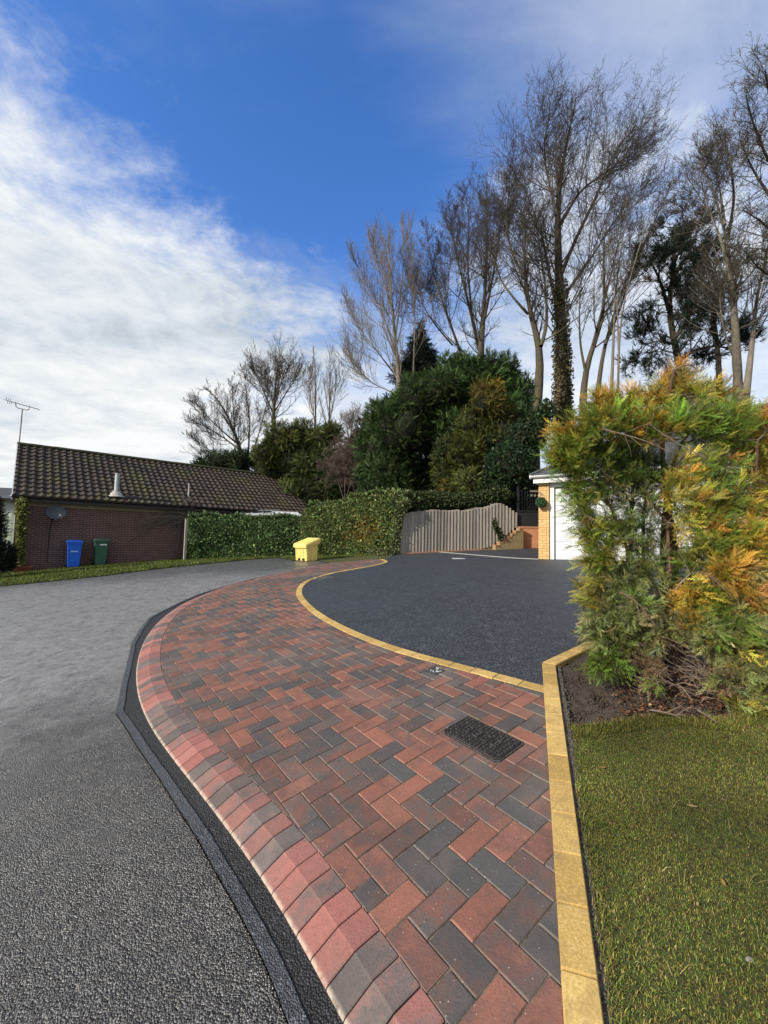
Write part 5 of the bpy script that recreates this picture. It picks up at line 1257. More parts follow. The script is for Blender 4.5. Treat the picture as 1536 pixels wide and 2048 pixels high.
# rounded golden shrub at the foot of the tall hedge is part of it; topiary leaves
rg = np.random.default_rng(70); n = 1500; u = unit(rg.normal(size=(n, 3)))
v, f, c = scatter(LEAF, np.array([*bpos, bz]) + u * .125 * rg.uniform(.85, 1.08, (n, 1)), u + rg.normal(size=(n, 3)) * .6, .035 * rg.uniform(.6, 1.2, n), cjit((.055, .12, .055), n, rg, .3), rg, u)
link('leaves', v, f, M_LEAF, ball, True, col=c)
hv, hf = blob(np.array([*bpos, bz]), np.array([.115] * 3), rg); link('core', hv, hf, m_plain('ball_core', (.015, .03, .014), (.02, .035, .016), .9), ball, True)

# bare climber hanging off the brick wall and the gutter
def climber():
    rg = np.random.default_rng(71); d = 18.0
    def wallpt(px, py, off=.12):      # a point just in front of the wall at a picture position
        dr_ = ray(px, py); nrm = np.array([HE[1], -HE[0]]); t = ((HO + nrm * off) @ nrm) / (dr_[:2] @ nrm); q = dr_ * t; q[2] += CZ; return q
    runs = [[(370, 1040), (340, 1034), (310, 1032), (285, 1040), (272, 1052)], [(368, 1035), (345, 1028), (320, 1036), (300, 1046), (280, 1060)], [(372, 1030), (350, 1022), (325, 1026), (305, 1034)], [(365, 1045), (335, 1042), (305, 1040), (285, 1048)], [(372, 1028), (368, 1010), (366, 998), (362, 992)], [(362, 996), (380, 1000), (398, 1012), (408, 1020), (424, 1024)], [(364, 996), (376, 1010), (384, 1022)], [(366, 998), (392, 1004), (410, 1012), (420, 1022)], [(360, 1030), (358, 1060), (356, 1085), (354, 1094)], [(374, 1034), (355, 1034), (330, 1044), (310, 1052), (296, 1054)], [(375, 1026), (400, 1026), (430, 1028), (455, 1030)], [(372, 1020), (340, 1020), (310, 1024)]]
    P = np.array([resamp(np.array([wallpt(x, y, .12 + .12 * rg.random()) for x, y in r]), 8) for r in runs]); R = np.tile(np.linspace(.02, .008, 8), (len(P), 1))
    o = thing('bare_climber', 'tangled bare climbing stems hanging on the brick wall at the hedge end', 'climber', tuple(P[0, 0]), 0)
    V, F = tubes(P, R, 5); link('stem', V, F, M_PALE, o, True)
    Q, RQ = sprout(P, R, 9, .05, 1, 45, .35, .6, 5, -.25, .22, rg, .3, .006); Q2, R2 = sprout(Q, RQ, 3, .2, 1, 45, .5, .7, 3, -.1, .2, rg, .3, .005)
    V, F = merge([tubes(Q, RQ, 3), tubes(Q2, R2, 3)]); link('twigs', V, F, M_BIRCH, o, True)
climber()
pp = hp(371, 1124, 1038, 18.2); pt = thing('gate_post', 'weathered post between the brick wall and the clipped hedge', 'post', (*pp[0], pp[1]), H_RZ)
MB().box(-.05, .05, -.05, .05, -.2, pp[2] - pp[1], .008).box(-.055, .055, -.055, .055, pp[2] - pp[1], pp[2] - pp[1] + .02).build('post', M_WOOD, pt)

# white conservatory roof showing over the clipped hedge
c0 = deep(476, 1029, 20.6); c1 = deep(606, 1030, 21.4)
con = thing('conservatory', 'low white conservatory roof showing above the clipped hedge', 'conservatory', (c0[0], c0[1], float(Z(c0[0], c0[1]))), math.atan2(c1[1] - c0[1], c1[0] - c0[0]))
LC = float(np.linalg.norm((c1 - c0)[:2])); hc = c0[2] - float(Z(c0[0], c0[1])) + .02
MB().box(0, LC, 0, .06, hc - .05, hc + .06, .01).box(.1, LC - .2, .75, .81, hc + .16, hc + .25, .01).box(0, .06, .06, .8, hc - .05, hc + .06).build('frame', M_WHITE, con)
b = MB(); b.add([(.0, .05, hc + .05), (LC, .05, hc + .05), (LC - .2, .78, hc + .2), (.1, .78, hc + .2)], [(0, 1, 2, 3)]); b.add([(.0, .05, hc + .04), (LC, .05, hc + .04), (LC - .2, .78, hc + .19), (.1, .78, hc + .19)], [(3, 2, 1, 0)]); b.build('roof', m_plain('polycarbonate', (.50, .55, .60), (.62, .66, .7), .3, 2), con)
b = MB()
for i in range(6): b.tube([(LC * (i + .2) / 6, .03, hc + .08), (.1 + (LC - .3) * (i + .3) / 6, .8, hc + .24)], .022, 6)
b.build('glazing_bar', M_WHITE, con)
MB().box(.02, LC - .02, .04, .08, -.3, hc - .05).box(LC - .08, LC, .08, .8, -.3, hc).build('wall', M_GLASS, con)
MB().tube([(.9, .38, hc + .22), (LC - 1.2, .48, hc + .30)], .035, 6).build('roof_pole', M_ALU, con)

# ------------------------------------------------------------------ far left: neighbour house, distant roof, dark shrub
q = deep(-40, 1100, 24.0); nh = thing('neighbour_house', 'pale neighbouring house with a curtained window, glimpsed at the left edge', 'house', (q[0], q[1], float(Z(q[0], q[1]))), .35)
z0_ = float(Z(q[0], q[1])); wt = zpx(20, 1003, 24.5) - z0_
MB().box(-1, 6, 0, 5, -.5, wt).build('wall', M_RENDER, nh)
MB().box(-1.2, 6.2, -.35, -.05, wt, wt + .18).build('gutter', M_BROWNPL, nh)
b = MB(); b.add([(-1.2, -.35, wt + .18), (6.2, -.35, wt + .18), (6.2, 2.5, wt + .5), (-1.2, 2.5, wt + .5)], [(0, 1, 2, 3)]); b.build('roof', M_SLATE, nh)
wz0 = zpx(25, 1092, 24.3) - z0_; wz1 = zpx(25, 1022, 24.3) - z0_
wn = MB().box(.3, 3.6, -.03, -.004, wz0, wz0 + .06).box(.3, 3.6, -.03, -.004, wz1 - .06, wz1).box(.3, 3.6, -.03, -.004, (wz0 + wz1) / 2 - .05, (wz0 + wz1) / 2 + .05).build('window', M_WHITE, nh)
b = MB(); nc_ = 60; V = []
rgs = []
for i in range(nc_ + 1):
    x = .3 + 3.3 * i / nc_; y = -.012 + .0075 * math.sin(i * 1.25); V += [(x, y, wz0 + .06), (x, y, wz1 - .06)]
b.add(V, [(2 * i, 2 * i + 2, 2 * i + 3, 2 * i + 1) for i in range(nc_)]); b.build('curtain', M_CURT, wn)
q = deep(-30, 1000, 70); dh = thing('distant_house', 'distant dark slate roof with a small white dormer at the left edge', 'house', (q[0], q[1], float(Z(q[0], q[1])) - 2), .3)
zz = float(Z(q[0], q[1])) - 2; k0 = zpx(0, 1004, 70) - zz; k1 = zpx(0, 975, 74) - zz
MB().box(-8, 7, .3, 8, -2, k0).build('wall', M_RENDER, dh)
b = MB(); b.add([(-8.4, -.2, k0), (7.4, -.2, k0), (7.4, 4, k1), (-8.4, 4, k1), (7.4, 8.2, k0), (-8.4, 8.2, k0)], [(0, 1, 2, 3), (3, 2, 4, 5), (0, 3, 5), (1, 4, 2)]); rf2 = b.build('roof', M_SLATE, dh)
b = MB(); b.loft([[(3.2, y, k0 + .5), (4.5, y, k0 + .5), (4.5, y, k0 + 1.3), (3.85, y, k0 + 1.9), (3.2, y, k0 + 1.3)] for y in (.3, 2.5)]); b.build('dormer', M_WHITE, rf2)
MB().box(3.5, 4.2, .27, .30, k0 + .65, k0 + 1.2).build('window', M_GLASS, dh)
MB().box(6.2, 7.0, 3.6, 4.4, k1 - .5, k1 + 1.2).build('chimney', M_DBRICK, rf2)
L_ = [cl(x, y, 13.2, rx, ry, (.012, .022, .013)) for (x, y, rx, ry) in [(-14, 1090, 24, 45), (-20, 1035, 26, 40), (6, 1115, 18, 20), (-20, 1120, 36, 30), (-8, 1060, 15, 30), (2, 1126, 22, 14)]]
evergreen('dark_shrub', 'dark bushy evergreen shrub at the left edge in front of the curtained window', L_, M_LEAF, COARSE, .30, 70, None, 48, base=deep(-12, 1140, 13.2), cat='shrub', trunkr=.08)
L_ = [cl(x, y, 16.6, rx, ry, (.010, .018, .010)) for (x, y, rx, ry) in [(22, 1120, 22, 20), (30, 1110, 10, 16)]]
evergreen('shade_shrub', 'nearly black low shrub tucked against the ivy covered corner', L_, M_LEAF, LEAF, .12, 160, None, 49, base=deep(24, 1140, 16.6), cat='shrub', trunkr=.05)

# ------------------------------------------------------------------ golden conifer in the foreground
def thuja():
    rg = np.random.default_rng(81)
    GR = (.15, .22, .035); YG = (.27, .27, .045); GO = (.46, .29, .045); OR_ = (.50, .25, .045); DG = (.07, .105, .028); GY = (.23, .245, .095); BRN = (.20, .135, .08)
    # px, py, distance, rx, ry, colours with weights, sprays
    CL = [
     (1350, 745, 3.4, 34, 32, [(OR_, 3), (GO, 2)], 60), (1345, 775, 3.35, 50, 32, [(GO, 3), (YG, 3)], 110), (1400, 790, 3.3, 55, 38, [(GR, 3), (YG, 2), (GO, 1)], 150), (1310, 800, 3.3, 55, 35, [(GO, 2), (YG, 3)], 130), (1440, 800, 3.3, 42, 40, [(GO, 3), (YG, 2)], 110),
     (1200, 810, 3.1, 42, 32, [(GO, 3), (YG, 3)], 110), (1250, 805, 3.2, 48, 30, [(GO, 3), (YG, 2)], 120), (1190, 850, 3.0, 55, 40, [(YG, 3), (GR, 2)], 170), (1260, 850, 3.0, 60, 40, [(YG, 3), (GR, 2), (GO, 1)], 190), (1310, 855, 3.0, 40, 28, [(GO, 3), (YG, 1)], 100),
     (1370, 840, 3.0, 60, 35, [(GR, 4), (YG, 1)], 190), (1440, 850, 3.0, 60, 45, [(GR, 4), (YG, 1)], 210), (1500, 860, 3.1, 50, 45, [(YG, 2), (GO, 3)], 160), (1510, 910, 3.1, 40, 45, [(GO, 2), (YG, 2)], 130),
     (1130, 862, 3.0, 26, 20, [(GO, 3), (YG, 2)], 50), (1135, 895, 2.95, 42, 30, [(YG, 3), (GR, 2)], 130), (1125, 920, 2.95, 32, 24, [(GR, 3), (YG, 2)], 90), (1180, 900, 3.1, 45, 40, [(GR, 2), (DG, 1), (YG, 1)], 120),
     (1150, 960, 3.0, 28, 38, [(GR, 3), (YG, 1)], 100), (1165, 1010, 3.0, 26, 40, [(YG, 2), (GR, 2)], 100), (1180, 1060, 3.0, 28, 40, [(YG, 3), (GR, 2)], 110), (1200, 1110, 2.95, 36, 42, [(YG, 3), (GR, 2)], 150),
     (1250, 920, 3.15, 55, 40, [(DG, 2), (GR, 1)], 187), (1240, 980, 3.2, 50, 50, [(DG, 2), (GR, 2)], 119), (1290, 940, 3.2, 45, 40, [(DG, 3), (GY, 2), (GR, 1)], 102), (1250, 1050, 3.15, 45, 40, [(GR, 2), (GY, 2)], 80), (1300, 1030, 3.3, 45, 60, [(DG, 3), (GY, 2)], 76),
     (1215, 960, 3.1, 40, 50, [(GR, 2), (GY, 2)], 90), (1275, 1000, 3.15, 50, 60, [(GY, 2), (DG, 2)], 100), (1320, 960, 3.2, 40, 55, [(DG, 2), (GY, 1)], 90), (1230, 1060, 3.05, 40, 45, [(YG, 2), (GY, 2)], 90), (1300, 1090, 3.2, 50, 45, [(GY, 2), (DG, 2)], 110), (1340, 1090, 3.25, 35, 50, [(GY, 2), (DG, 2)], 70),
     (1225, 1160, 2.95, 48, 42, [(GY, 3), (YG, 2)], 170), (1280, 1140, 3.0, 50, 45, [(GY, 3), (GR, 1)], 140), (1200, 1215, 2.95, 40, 40, [(GY, 3), (YG, 1)], 150), (1260, 1220, 2.9, 55, 45, [(GY, 3), (GR, 1)], 180), (1195, 1270, 2.9, 32, 30, [(GY, 3)], 100), (1235, 1285, 2.85, 42, 32, [(GY, 2), (GR, 1)], 120), (1215, 1325, 2.8, 36, 24, [((.12, .19, .03), 3), (GR, 1)], 110), (1180, 1180, 3.0, 20, 20, [(YG, 2)], 35),
     (1330, 1180, 3.1, 45, 50, [(GY, 2), (DG, 2)], 80), (1330, 1240, 3.0, 55, 40, [(GY, 3)], 120), (1300, 1270, 2.9, 45, 30, [(GY, 3)], 90),
     (1380, 930, 3.0, 40, 40, [(YG, 2), (GO, 1), (GR, 1)], 90), (1370, 985, 2.9, 45, 42, [(YG, 3), (GO, 2)], 130), (1440, 930, 3.0, 45, 45, [(GR, 2), (GY, 2), (GO, 1)], 120), (1400, 1040, 2.9, 50, 42, [(YG, 3), (GO, 1), (GR, 1)], 160), (1450, 1000, 2.95, 50, 50, [(GR, 3), (DG, 1)], 150), (1490, 1000, 2.9, 45, 55, [(YG, 2), (GO, 1), (GR, 1)], 150),
     (1440, 1080, 2.85, 55, 42, [(GR, 2), (YG, 2)], 180), (1500, 1080, 2.8, 50, 45, [(GO, 2), (YG, 2), (GR, 1)], 170), (1410, 1120, 2.85, 50, 40, [(GR, 2), (YG, 2)], 160), (1470, 1140, 2.7, 45, 36, [(GO, 4), ((.45, .27, .06), 2)], 150), (1510, 1180, 2.65, 50, 42, [((.44, .29, .075), 4), (GO, 2), (GY, 1)], 150), (1390, 1190, 2.8, 40, 30, [(GO, 3), (YG, 1)], 110), (1430, 1200, 2.75, 50, 40, [(GR, 2), (YG, 1)], 150),
     (1400, 1240, 2.75, 50, 35, [(GY, 2), (GO, 2)], 130), (1460, 1250, 2.65, 60, 42, [(GR, 2), (GY, 2)], 180), (1520, 1260, 2.6, 50, 50, [(GY, 2), (GR, 2)], 150), (1490, 1310, 2.6, 55, 40, [(GO, 1), (GY, 3)], 140), (1430, 1290, 2.7, 45, 30, [(GY, 3)], 90), (1520, 1360, 2.5, 40, 45, [(GY, 3), (YG, 1)], 90), (1460, 1360, 2.55, 40, 30, [(GY, 2), (BRN, 2)], 55), (1500, 1410, 2.45, 40, 22, [(YG, 2), (GY, 1)], 35),
     (1335, 1450, 2.45, 22, 16, [((.28, .22, .03), 2), (GO, 1)], 12), (1420, 1450, 2.4, 28, 14, [((.16, .20, .04), 2)], 14), (1312, 1370, 2.6, 16, 18, [((.16, .2, .04), 2)], 12), (1290, 1330, 2.75, 30, 20, [(BRN, 3)], 30)]
    bx, by = 2.02, 3.12; bzz = float(Z(bx, by)) - .06
    o = thing('golden_conifer', 'big ragged golden green conifer bush with bare stems beside the black drive', 'conifer', (bx, by, bzz), 0)
    VV = []; FF = []; CC = []; k = 0; BP = []; 
    for (px, py, d, rx, ry, cols, n) in CL:
        c = deep(px, py, d); r = np.array([rx * d / FPX, rx * d / FPX * .75, ry * d / FPX])
        nb = max(4, int(n * .52)); P, u = clump_pts(c, r, nb, rg, .2, 1.05)
        axis = unit(np.array([c[0] - bx, c[1] - by, .35 * (c[2] - bzz - .9)]))
        D = unit(u * .55 + axis * .55 + np.array([0, 0, .18]) + rg.normal(size=(nb, 3)) * .38)
        w = np.array([q for _, q in cols], float); pick = rg.choice(len(cols), nb, p=w / w.sum()); bc = np.array([cols[i][0] for i in pick]) * np.exp(.34 * rg.normal(size=(nb, 1))) * np.exp(.1 * rg.normal(size=(nb, 3)))
        ns = 11; side = unit(np.cross(D, rg.normal(size=(nb, 3)))); L = rg.uniform(.08, .20, nb)          # a bough: sprays set either side of a short axis
        tt = (np.arange(ns) + .5) / ns; sg = np.where(np.arange(ns) % 2, 1.0, -1.0)
        SP = P[:, None] + D[:, None] * ((tt - .6)[None, :, None] * L[:, None, None]) + np.array([0, 0, -.25]) * (tt ** 2)[None, :, None] * L[:, None, None] * .5
        SD = D[:, None] * .9 + side[:, None] * (sg * (.95 - .7 * tt))[None, :, None] + rg.normal(size=(nb, ns, 3)) * .22
        SS = L[:, None] * (.62 - .25 * tt)[None] * rg.uniform(.7, 1.25, (nb, ns))
        SC = bc[:, None] * (.62 + .6 * tt)[None, :, None] * np.exp(.14 * rg.normal(size=(nb, ns, 1)))
        fl_n = np.repeat(np.cross(D, side)[:, None], ns, 1)
        v, f, cc = scatter(SPRIG, SP.reshape(-1, 3), SD.reshape(-1, 3), SS.reshape(-1), np.clip(SC, .004, .8).reshape(-1, 3), rg, fl_n.reshape(-1, 3) * 1.4)
        # tips run warmer than the base of a spray
        VV.append(v); FF.append(f + k); CC.append(cc); k += len(v)
        for j in range(5):
            BP.append((c + rg.normal(size=3) * r * .55, px))
    link('crown', np.concatenate(VV), np.concatenate(FF), M_LEAF, o, True, col=np.concatenate(CC))
    # stems
    M_RED = m_bark('reddish_bark', (.17, .095, .065), (.075, .045, .034))
    st = [([(1345, 1330), (1350, 1230), (1352, 1150), (1345, 1060), (1330, 960), (1318, 900), (1330, 820), (1348, 740)], 3.25, .034, .01), ([(1335, 1330), (1328, 1220), (1325, 1100), (1330, 1000), (1350, 900), (1400, 830)], 3.3, .030, .01), ([(1270, 1320), (1262, 1200), (1260, 1080), (1266, 980), (1270, 890), (1240, 820)], 3.2, .022, .008), ([(1360, 1340), (1372, 1250), (1376, 1180), (1390, 1090), (1420, 980), (1460, 880)], 3.1, .028, .009), ([(1285, 1310), (1290, 1180), (1284, 1050), (1300, 930), (1290, 840)], 3.3, .018, .007), ([(1262, 1120), (1225, 1020), (1180, 940), (1140, 890)], 3.1, .014, .006), ([(1430, 1370), (1460, 1250), (1490, 1120), (1510, 980), (1515, 880)], 2.9, .026, .009), ([(1255, 1300), (1230, 1220), (1205, 1140), (1180, 1040)], 3.05, .013, .005), ([(1345, 1060), (1300, 1000), (1255, 960), (1200, 900)], 3.15, .012, .005)]
    tp = np.array([resamp(poly_px(s[0], s[1], .05), 14) for s in st]); tr = np.array([np.linspace(s[2], s[3], 14) for s in st])
    for t in tp:
        t[0, 2] = min(t[0, 2], float(Z(t[0, 0], t[0, 1])) - .05)
    V, F = tubes(tp, tr, 8); link('stem', V, F, M_RED, o, True, smooth=True)
    # branches from the nearest stem point below each clump to the clump
    allp = tp.reshape(-1, 3); B = []; RB = []
    for q, px in BP:
        m_ = allp[:, 2] < q[2] + .05; cand = allp[m_] if m_.any() else allp
        a = cand[np.argmin(np.linalg.norm(cand - q, axis=1) + rg.random(len(cand)) * .15)]
        mid = (a + q) / 2 + rg.normal(size=3) * .05 + np.array([0, 0, -.04]); B.append(resamp(np.array([a, mid, q]), 7)); RB.append(np.linspace(.007, .0025, 7))
    B = np.array(B); RB = np.array(RB); Q, RQ = sprout(B, RB, 5, .3, 1, 40, .35, .6, 4, .1, .15, rg, .3, .0015)
    V, F = merge([tubes(B, RB, 5), tubes(Q, RQ, 3)]); link('branches', V, F, m_bark('dry_branch', (.20, .155, .115), (.10, .07, .05)), o, True)
    # dead twig tangle low down and the two bleached branches that cross the bush
    P0 = []
    for i in range(70):
        x = rg.uniform(1285, 1470); y = rg.uniform(1300, 1430); d = 2.55 + (1440 - y) / 140 * .5 + rg.normal() * .08
        a = deep(x, y, d); e = a + np.array([rg.normal() * .16, rg.normal() * .16, rg.uniform(-.02, .16)]); m2 = (a + e) / 2 + np.array([0, 0, rg.uniform(0, .08)]); P0.append(resamp(np.array([a, m2, e]), 7))
    P0 = np.array(P0); P0[..., 2] = np.maximum(P0[..., 2], Z(P0[..., 0], P0[..., 1]) - .035); R0 = np.tile(np.linspace(.0045, .002, 7), (len(P0), 1)); Q, RQ = sprout(P0, R0, 5, .1, 1, 45, .5, .6, 4, .0, .2, rg, .3, .0012)
    ex = np.array([resamp(poly_px([(1300, 1000 - 150), (1340, 880), (1380, 900), (1410, 915)], 2.85), 7), resamp(poly_px([(1205, 858), (1250, 870), (1290, 880), (1330, 900)], 2.8), 7), resamp(poly_px([(1350, 1180), (1390, 1130), (1420, 1150), (1450, 1180)], 2.6), 7), resamp(poly_px([(1240, 1185), (1280, 1205), (1300, 1240), (1310, 1250)], 2.75), 7), resamp(poly_px([(1395, 1420), (1420, 1435), (1450, 1455), (1480, 1470)], 2.35), 7), resamp(poly_px([(1300, 1420), (1340, 1425), (1370, 1440), (1400, 1460)], 2.4), 7)])
    Re = np.tile(np.linspace(.006, .0025, 7), (len(ex), 1)); Q2, RQ2 = sprout(ex, Re, 7, .2, 1, 40, .4, .6, 4, .0, .15, rg, .3, .0012)
    V, F = merge([tubes(P0, R0, 4), tubes(Q, RQ, 3), tubes(ex, Re, 5), tubes(Q2, RQ2, 3)]); link('dead_twigs', V, F, m_bark('dead_twig', (.30, .235, .18), (.15, .105, .075)), o, True)
thuja()
def thuja2():
    rg = np.random.default_rng(82); L_ = []
    L_ = [cl(x, y, 4.3, rx, ry, c) for (x, y, rx, ry, c) in [(1560, 850, 50, 40, (.30, .15, .02)), (1550, 930, 45, 50, (.12, .10, .02)), (1545, 1000, 35, 50, (.22, .12, .02)), (1560, 1090, 50, 60, (.26, .14, .02)), (1570, 1200, 50, 60, (.2, .13, .025))]]
    evergreen('orange_conifer', 'orange tinged conifer at the right edge behind the big golden bush', L_, M_LEAF, SPRIG, .11, 1500, None, 83, base=deep(1600, 1300, 4.3), cat='conifer', trunkr=.04, lo=.3, heart=.5)
thuja2()

# ------------------------------------------------------------------ turf, litter, stones
def blades(name, poly, n, hmin, hmax, w, cols, seed, dz=-.018, flat=.9, dens=None, lod=True):
    rg = np.random.default_rng(seed); poly = np.asarray(poly); lo, hi = poly.min(0), poly.max(0); P = lo + (hi - lo) * rg.random((n * 4, 2)); P = P[inside(P, poly)]
    if dens is not None: P = P[rg.random(len(P)) < dens(P)]
    P = P[:n]; n = len(P)
    a = rg.random(n) * 2 * np.pi; d = np.stack([np.cos(a), np.sin(a)], 1); h = rg.uniform(hmin, hmax, n); lean = rg.uniform(.2, 1.0, n) * flat
    z = Z(P[:, 0], P[:, 1]) + dz; s = np.stack([-d[:, 1], d[:, 0]], 1) * (w * rg.uniform(.6, 1.3, n))[:, None]
    b0 = np.c_[P, z]; m = np.c_[P + d * (h * lean * .45)[:, None], z + h * .65 * (1 - .35 * lean)]; t = np.c_[P + d * (h * lean * 1.15)[:, None], z + h * (1.0 - .62 * lean)]
    s3 = np.c_[s, np.zeros(n)]
    V = np.stack([b0 - s3, b0 + s3, m + s3 * .8, m - s3 * .8, t + s3 * .15, t - s3 * .15], 1).reshape(-1, 3); k = (np.arange(n) * 6)[:, None]
    F = np.concatenate([k + [0, 1, 2, 3], k + [3, 2, 4, 5]])
    w_ = np.array([c[1] for c in cols], float); patch = .5 + .5 * np.sin(P[:, 0] * 4.1 + 2 * np.sin(P[:, 1] * 3.3)) * np.sin(P[:, 1] * 5.2 + 1.7 * np.sin(P[:, 0] * 2.9))
    pick = rg.choice(len(cols), n, p=w_ / w_.sum()); col = np.array([cols[i][0] for i in pick]) * np.exp(.25 * rg.normal(size=(n, 1))) * (.62 + .7 * patch)[:, None]
    o = link(name, V, F, M_LEAF, col=np.repeat(np.clip(col, .003, .8), 6, 0)); o['kind'] = 'stuff'; tag(o, None); return o
GC = [((.20, .195, .042), 4), ((.13, .18, .034), 4), ((.22, .175, .055), 2.0), ((.34, .28, .12), .35), ((.10, .066, .030), 1.6)]
near = np.array([(RR0[0] + .022, RR0[1]), (RRc[-14][0] + .022, RRc[-14][1]), *SB, (SB[-1][0] + .9, SB[-1][1] + .1), (2.6, 1.1), (1.3, .55)])
g1 = blades('grass', near, 210000, .006, .017, .0012, GC, 91, dz=-.008)
g1['label'] = 'short olive turf of the lawn beside the yellow edging'
over = blades('border_grass', np.r_[RRc[:-14] + (.012, 0), RRc[:-14][::-1] + (.055, 0)], 9000, .012, .042, .0013, GC, 99, dz=-.006); over['label'] = 'ragged grass flopping towards the yellow edging'
straw = blades('straw', near, 700, .025, .055, .0009, [((.42, .34, .16), 2), ((.30, .24, .09), 2), ((.20, .22, .06), 1)], 97, dz=-.004, flat=1.5); straw['label'] = 'long loose straw coloured blades lying in the lawn'
clover = blades('moss', near, 60000, .004, .010, .0035, [((.075, .125, .022), 3), ((.12, .13, .03), 2), ((.10, .062, .03), 2)], 98, dz=-.006, dens=lambda P: np.clip(np.sin(P[:, 0] * 7.3 + 2 * np.sin(P[:, 1] * 5)) * np.sin(P[:, 1] * 8.1 + np.sin(P[:, 0] * 6)) * 1.6, 0, 1)); clover['label'] = 'mossy low patches in the lawn turf'
ragged = blades('edge_grass', np.r_[SB + (0, -.07), SB[::-1] + (0, .05)], 9000, .02, .055, .0014, GC, 92, dz=-.02); ragged['label'] = 'ragged longer grass along the soil bed'
VC = [((.11, .14, .03), 4), ((.08, .125, .025), 3), ((.17, .15, .05), 1.5)]
vgp = np.r_[VG[1:-3] + (0, .0), [FN0 + (-.5, .5), (-3, 18.6), (-9, 20), (-14, 16.5), (-16, 13)]]
g2 = blades('verge_grass', vgp, 60000, .04, .11, .010, VC, 93, dz=-.035); g2['label'] = 'green grass verge before the bungalow and hedge'
# soil crumbs and leaf litter on the bed
def crumbs(name, n, poly, smin, smax, m, seed, dz):
    rg = np.random.default_rng(seed); poly = np.asarray(poly); lo, hi = poly.min(0), poly.max(0); P = lo + (hi - lo) * rg.random((n * 6, 2)); P = P[inside(P, poly)][:n]; n = len(P)
    T = np.array([(1, 0, 0), (-1, 0, 0), (0, 1, 0), (0, -1, 0), (0, 0, .8), (0, 0, -.6)], float); TF = np.array([(0, 2, 4), (2, 1, 4), (1, 3, 4), (3, 0, 4), (2, 0, 5), (1, 2, 5), (3, 1, 5), (0, 3, 5)])
    s = smin + (smax - smin) * rg.random(n) ** 3; A = rg.normal(size=(n, 3, 3)); A = np.linalg.qr(A)[0] * rg.uniform(.6, 1.2, (n, 1, 3))
    V = np.einsum('kj,nij->nki', T, A) * s[:, None, None] + np.c_[P, Z(P[:, 0], P[:, 1]) + dz][:, None]; F = (TF[None] + (np.arange(n) * 6)[:, None, None]).reshape(-1, 3)
    o = link(name, V.reshape(-1, 3), F, m); o['kind'] = 'stuff'; return o
bed = np.array([RRc[-14] + (.05, 0), RRc[-2] + (.03, 0), bis + (.03, -.02), BRc[8] + (.02, -.03), (2.1, 3.3), (2.3, 2.7), SB[5], SB[3], SB[1], SB[0]])
crumbs('soil_crumbs', 9000, bed, .003, .016, M_SOIL, 94, -.03)['label'] = 'loose crumbs of dark garden soil'
crumbs('haunch_rubble', 9000, np.r_[RRc[:-1] + (.012, 0), RRc[:-1][::-1] + (.05, 0)], .002, .009, m_plain('rubble', (.13, .115, .10), (.05, .043, .036), .95, 40), 95, -.006)['label'] = 'gritty rubble along the foot of the yellow edging'
rg = np.random.default_rng(96); n = 2600
lp = np.array([at(rg.uniform(1240, 1500), rg.uniform(1320, 1450))[:2] for _ in range(500)]); lp = lp[rg.integers(0, 500, n)] + rg.normal(size=(n, 2)) * .05
pos = np.c_[lp, Z(lp[:, 0], lp[:, 1]) - .028 + rg.random(n) * .03]
v, f, c = scatter(LEAF, pos, np.c_[rg.normal(size=(n, 2)), rg.normal(size=n) * .25], rg.uniform(.010, .034, n), cjit((.125, .066, .038), n, rg, .5), rg, np.array([0, 0, 1.0]))
o = link('leaf_litter', v, f, M_LEAF, col=c); o['kind'] = 'stuff'; o['label'] = 'brown leaf litter under the golden conifer'
def stone(px, py, s, label, c1):
    p = at(px, py, -.01); rg = np.random.default_rng(int(px)); V, F = blob(np.zeros(3), np.array([s, s * .75, s * .5]), rg, 2); V = V * (1 + .0 * V)
    o = link('stone', V, F, m_plain('stone', c1, tuple(v * .6 for v in c1), .8, 40, .4, 120), smooth=True); o.location = (p[0], p[1], p[2] + s * .2); tag(o, label, 'stone', 'stones lying on the lawn')
stone(1500, 1922, .013, 'smooth grey pebble in the grass near the lower right corner', (.22, .20, .18))
stone(1238, 1672, .010, 'dark purplish pebble on the lawn near the yellow edging', (.09, .075, .075))
stone(1446, 1600, .010, 'pale brown stone half sunk in the upper lawn, right of another', (.17, .14, .11))
stone(1421, 1612, .009, 'greyish stone half sunk in the upper lawn, left of another', (.14, .12, .10))
stone(1350, 1672, .007, 'tiny tan pebble in the middle of the lawn', (.32, .25, .14))
def fallen(px, py, s, a, label, colr):
    p = at(px, py, .012); V = []; F = []
    rgx_ = np.random.default_rng(int(px + py)); pts = [(-1, 0), (-.5, .28), (0, .36), (.5, .25), (1, 0), (.5, -.25), (0, -.34), (-.5, -.26)]
    V = [(x * s * math.cos(a) - y * s * math.sin(a), x * s * math.sin(a) + y * s * math.cos(a), .25 * s * abs(y) + .1 * s * x * x) for x, y in pts]; n = len(V)
    V += [(x, y, z - .0012) for x, y, z in V]; F = [list(range(n)), list(range(n, 2 * n))[::-1]] + [[i, i + n, (i + 1) % n + n, (i + 1) % n] for i in range(n)]
    o = link('fallen_leaf', V, F, m_plain('dry_leaf', colr, tuple(v * .7 for v in colr), .7, 60)); o.location = tuple(p); tag(o, label, 'leaf', 'fallen leaves on the lawn')
fallen(1207, 1535, .014, .4, 'orange brown fallen leaf at the top left of the lawn', (.36, .19, .07))
fallen(1385, 1612, .020, -.35, 'long tan fallen leaf on the upper lawn', (.34, .21, .10))
fallen(1395, 1808, .011, .9, 'small tan fallen leaf low on the lawn', (.40, .29, .14))
fallen(1447, 1765, .016, 1.2, 'thin orange fallen leaf standing in the right of the lawn', (.40, .22, .06))

